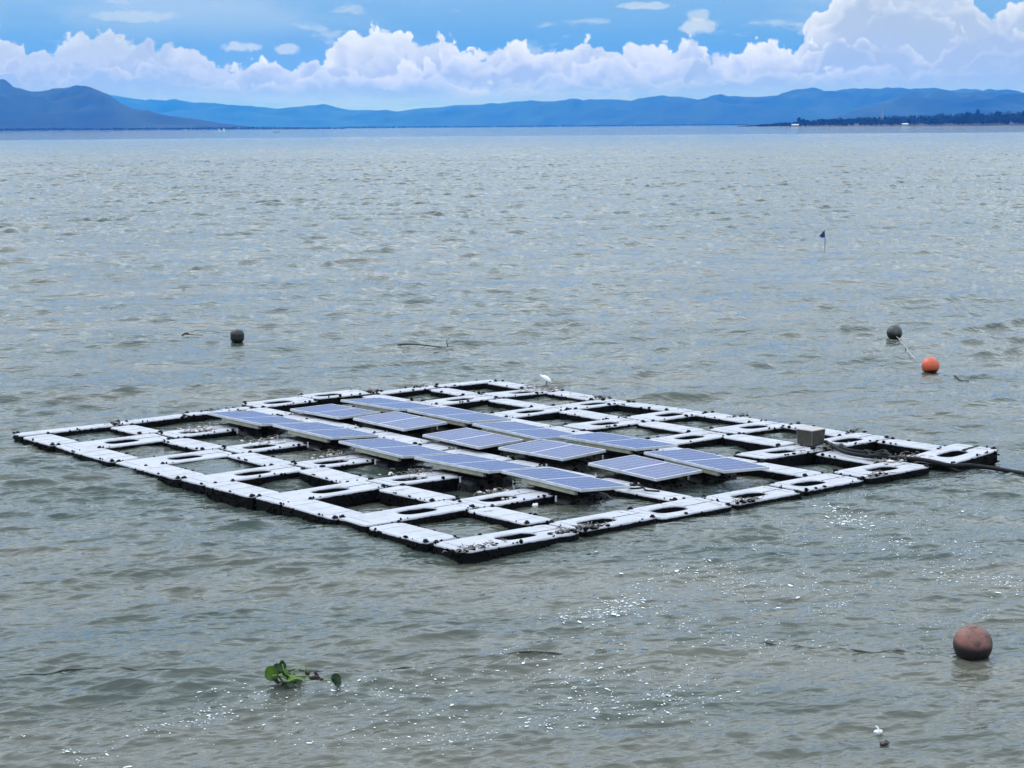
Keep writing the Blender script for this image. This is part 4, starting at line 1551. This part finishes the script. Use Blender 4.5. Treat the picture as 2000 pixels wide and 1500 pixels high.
hx, hy = -3.66, -2.54
hz_ = wz(hx, hy)
hy_o = empty('water_hyacinth', (hx, hy, hz_ + 0.028), 'green water hyacinth plant with round leaves drifting in the left foreground', 'plant', rot=(0, 0, math.atan2(RT.y, RT.x)))
hy_o.scale = (1.0, 1.0, 1.15)
# local x = right in the photo, y = away, z = up; metres (1 photo pixel = 4.3 mm)
leaves = [(-0.245, 0.00, 0.065, 0.056, (80, 0, 15), LEAF), (-0.225, 0.05, 0.035, 0.040, (70, 20, -20), LEAFD), (-0.160, 0.02, 0.105, 0.036, (75, -30, 20), LEAFD),
          (-0.185, 0.04, 0.085, 0.034, (60, 40, 0), LEAF), (-0.120, -0.02, 0.080, 0.022, (50, 0, 40), LEAF), (-0.155, 0.03, 0.135, 0.018, (75, 0, 0), LEAFD),
          (-0.205, -0.05, 0.018, 0.036, (35, 15, 60), LEAFD), (-0.165, -0.03, 0.024, 0.042, (50, -10, 110), LEAFD), (-0.100, 0.00, 0.025, 0.030, (60, 30, 30), LEAFD),
          (0.278, 0.00, 0.025, 0.040, (78, 25, -10), LEAFD), (0.283, -0.01, -0.002, 0.036, (65, 0, 40), LEAFD), (-0.02, -0.03, 0.010, 0.026, (70, 10, 20), LEAFD),
          (0.010, 0.02, 0.030, 0.024, (40, 10, 70), LEAFD), (-0.200, 0.03, 0.10, 0.030, (70, 10, 10), LEAFD), (-0.125, 0.02, 0.055, 0.034, (55, -20, 30), LEAFD), (-0.09, -0.04, -0.005, 0.030, (40, 5, 10), LEAFD), (-0.135, -0.05, 0.0, 0.034, (45, 25, 80), LEAFD), (-0.055, 0.02, 0.035, 0.020, (50, 30, 0), LEAF)]
for i, (x, y, z, r, rt, mt_) in enumerate(leaves):
    link('leaf', leaf_mesh(r, 0.28, i), mt_, hy_o, loc=(x, y, z), rot=tuple(R(a) for a in rt), smooth=True)
stems = [[(-0.05, 0, 0.0), (-0.12, 0.0, 0.03), (-0.19, 0, 0.05), (-0.235, 0, 0.045)], [(-0.05, 0, 0.0), (-0.10, 0, 0.05), (-0.145, 0.01, 0.09)],
         [(-0.05, 0, 0.01), (-0.13, 0.02, 0.06), (-0.15, 0.02, 0.125)], [(-0.10, 0, 0.03), (-0.02, 0, 0.045), (0.05, 0, 0.045), (0.09, 0, 0.04)],
         [(-0.11, 0, 0.06), (-0.05, 0, 0.080), (0.0, 0, 0.105), (0.035, 0, 0.115)], [(0.035, 0, 0.115), (0.042, 0, 0.09), (0.045, 0, 0.05)],
         [(0.04, 0, 0.03), (0.12, 0, 0.02), (0.20, 0, 0.012), (0.26, 0, 0.015)], [(-0.13, -0.02, 0.0), (-0.08, 0, 0.03), (-0.01, 0, 0.01), (0.03, -0.01, 0.0)],
         [(-0.16, -0.02, 0.01), (-0.10, -0.03, 0.015), (-0.04, -0.03, 0.035), (0.0, -0.02, 0.02)]]
for i, p_ in enumerate(stems):
    bm = bmesh.new()
    q_ = smooth_path(p_, 5)
    rad = [0.0050 + 0.003 * math.sin(math.pi * k / (len(q_) - 1)) - (0.003 if i in (4, 5, 6) else 0) for k in range(len(q_))]
    add_tube(bm, q_, rad, 7)
    link('stem', bm_mesh('stem', bm), STEM, hy_o, smooth=True)
for i, (x, y, z, r, sx) in enumerate(((0.050, 0, 0.062, 0.020, 1.1), (0.09, 0, 0.03, 0.016, 1.6), (0.125, 0, 0.035, 0.022, 1.2), (0.118, 0, 0.065, 0.014, 1.0), (0.16, 0, 0.02, 0.012, 1.8))):
    link('withered_leaf', crumple('withered_leaf', r, sx, 0.6, 0.9, 30 + i, 0.45, 2), ROT, hy_o, loc=(x, y, z))
bm = bmesh.new()
rg_ = random.Random(9)
for k in range(26):
    a = rg_.random() * 6.28; l = rg_.uniform(0.03, 0.10)
    add_tube(bm, [(-0.08 + rg_.gauss(0, 0.06), rg_.gauss(0, 0.02), 0.008), (-0.08 + math.cos(a) * l, math.sin(a) * l * 0.7, -0.01), (-0.1 + math.cos(a) * l * 1.4, math.sin(a) * l, -0.06)], [0.003, 0.002, 0.001], 4)
tag(link('roots', bm_mesh('roots', bm), ROT, hy_o), kind='stuff')

# ------------------------------------------------------------------ foam flecks
def build_foam():
    rg = np.random.default_rng(77)
    streaks = [([(-0.85, -2.55), (-0.03, -2.31), (0.73, -1.92), (1.45, -1.69), (1.96, -1.69)], 0.10, 260, 1.0),
               ([(1.41, -1.66), (1.44, -2.55), (1.55, -3.18), (1.76, -3.88)], 0.32, 200, 0.8),
               ([(4.82, -0.94), (4.39, -1.68), (4.19, -2.54), (4.2, -3.51)], 0.22, 170, 1.0),
               ([(4.9, -0.85), (4.7, -1.1), (4.5, -1.4)], 0.06, 60, 1.5),
               ([(-6.07, -3.0), (-4.91, -2.77), (-4.05, -2.48), (-3.66, -2.99), (-3.04, -3.16), (-2.4, -3.35), (-1.53, -3.3)], 0.16, 330, 0.8),
               ([(-4.39, -3.38), (-3.81, -4.2), (-2.85, -4.22), (-1.9, -4.34), (-1.66, -4.9), (-1.32, -4.84)], 0.28, 300, 0.9),
               ([(3.63, -3.31), (3.4, -3.98), (3.84, -4.09)], 0.30, 120, 0.8),
               ([(0.2, -2.8), (-0.4, -3.4), (-1.6, -3.9), (-3.0, -4.6)], 0.55, 380, 0.6),
               ([(1.0, -2.4), (2.4, -2.6), (3.5, -2.8)], 0.8, 320, 0.6),
               ([(-0.6, -4.4), (0.2, -4.6), (1.5, -4.6)], 0.5, 120, 0.5),
               ([(3.0, -0.8), (6.0, -1.0), (8.0, -2.5)], 0.8, 200, 0.5)]
    V = []; F = []; nv = 0
    for pts, sp_, n, sz in streaks:
        n = int(n * 0.95)
        pts = np.array(pts)
        seg = np.linalg.norm(np.diff(pts, axis=0), axis=1); cum = np.concatenate([[0], np.cumsum(seg)])
        # cluster centres, then flecks round them
        nc = max(6, n // 7)
        cs = rg.random(nc) * cum[-1]
        cx = np.interp(cs, cum, pts[:, 0]) + rg.normal(0, sp_, nc); cy = np.interp(cs, cum, pts[:, 1]) + rg.normal(0, sp_, nc)
        pick = rg.integers(0, nc, n)
        x = cx[pick] + rg.normal(0, 0.13, n); y = cy[pick] + rg.normal(0, 0.13, n)
        size = np.minimum(0.0055 * sz * np.exp(rg.normal(0, 0.5, n)) * 0.62, 0.013) + 0.001
        for xi, yi, s_ in zip(x, y, size):
            if -0.1 < xi < 9.0 and yi > -0.12:
                continue
            k = 7
            th0 = rg.random() * 6.28
            el = 1.0 + 1.6 * rg.random()
            ang_ = math.atan2(RT.y, RT.x) + rg.normal() * 0.4
            ca, sa = math.cos(ang_), math.sin(ang_)
            ring_ = []
            for q in range(k):
                th = th0 + q * 2 * math.pi / k
                rr3 = s_ * (0.65 + 0.7 * rg.random())
                a_, b_ = math.cos(th) * rr3 * el, math.sin(th) * rr3
                ring_.append((xi + a_ * ca - b_ * sa, yi + a_ * sa + b_ * ca))
            V.append(ring_ + [(xi, yi)])
            F += [(nv + q, nv + (q + 1) % k, nv + k) for q in range(k)]
            nv += k + 1
    V = np.array(V).reshape(-1, 2)
    ck = V.reshape(-1, 8, 2)[:, 7]
    h, dx, dy = wave(ck[:, 0], ck[:, 1])
    h2, _, _ = wave(V[:, 0], V[:, 1])
    z = h2 + 0.007
    z.reshape(-1, 8)[:, 7] += 0.004
    sh = np.repeat(np.stack([dx, dy], -1), 8, 0)
    v3 = np.concatenate([V + sh, z[:, None]], 1)
    me = fast_mesh('foam', v3, np.array(F), smooth=False)
    mt = simple('foam_froth', (0.80, 0.82, 0.83), 0.8, 0.08, 50, world_space=True)
    o = link('foam', me, mt)
    tag(o, 'scattered white foam flecks drifting in streaks over the foreground water', 'foam', kind='stuff')


build_foam()

# ------------------------------------------------------------------ haze
bm = bmesh.new()
add_box(bm, (CAM.x, CAM.y, 134), (44000, 44000, 272))
me = bm_mesh('haze', bm)
mt = bpy.data.materials.new('haze_air'); mt.use_nodes = True
t = NT(mt.node_tree)
t.N.clear()
out = t.N.new('ShaderNodeOutputMaterial')
pv = t.N.new('ShaderNodeVolumePrincipled')
pv.inputs['Color'].default_value = rgb(0.022, 0.235, 1.0)
pv.inputs['Density'].default_value = 0.00011
pv.inputs['Absorption Color'].default_value = rgb(1, 1, 1)
pv.inputs['Anisotropy'].default_value = 0.45
t.L.new(pv.outputs[0], out.inputs['Volume'])
hz = link('haze', me, mt)
tag(hz, 'thin blue haze in the air over the lake', 'haze', kind='stuff')
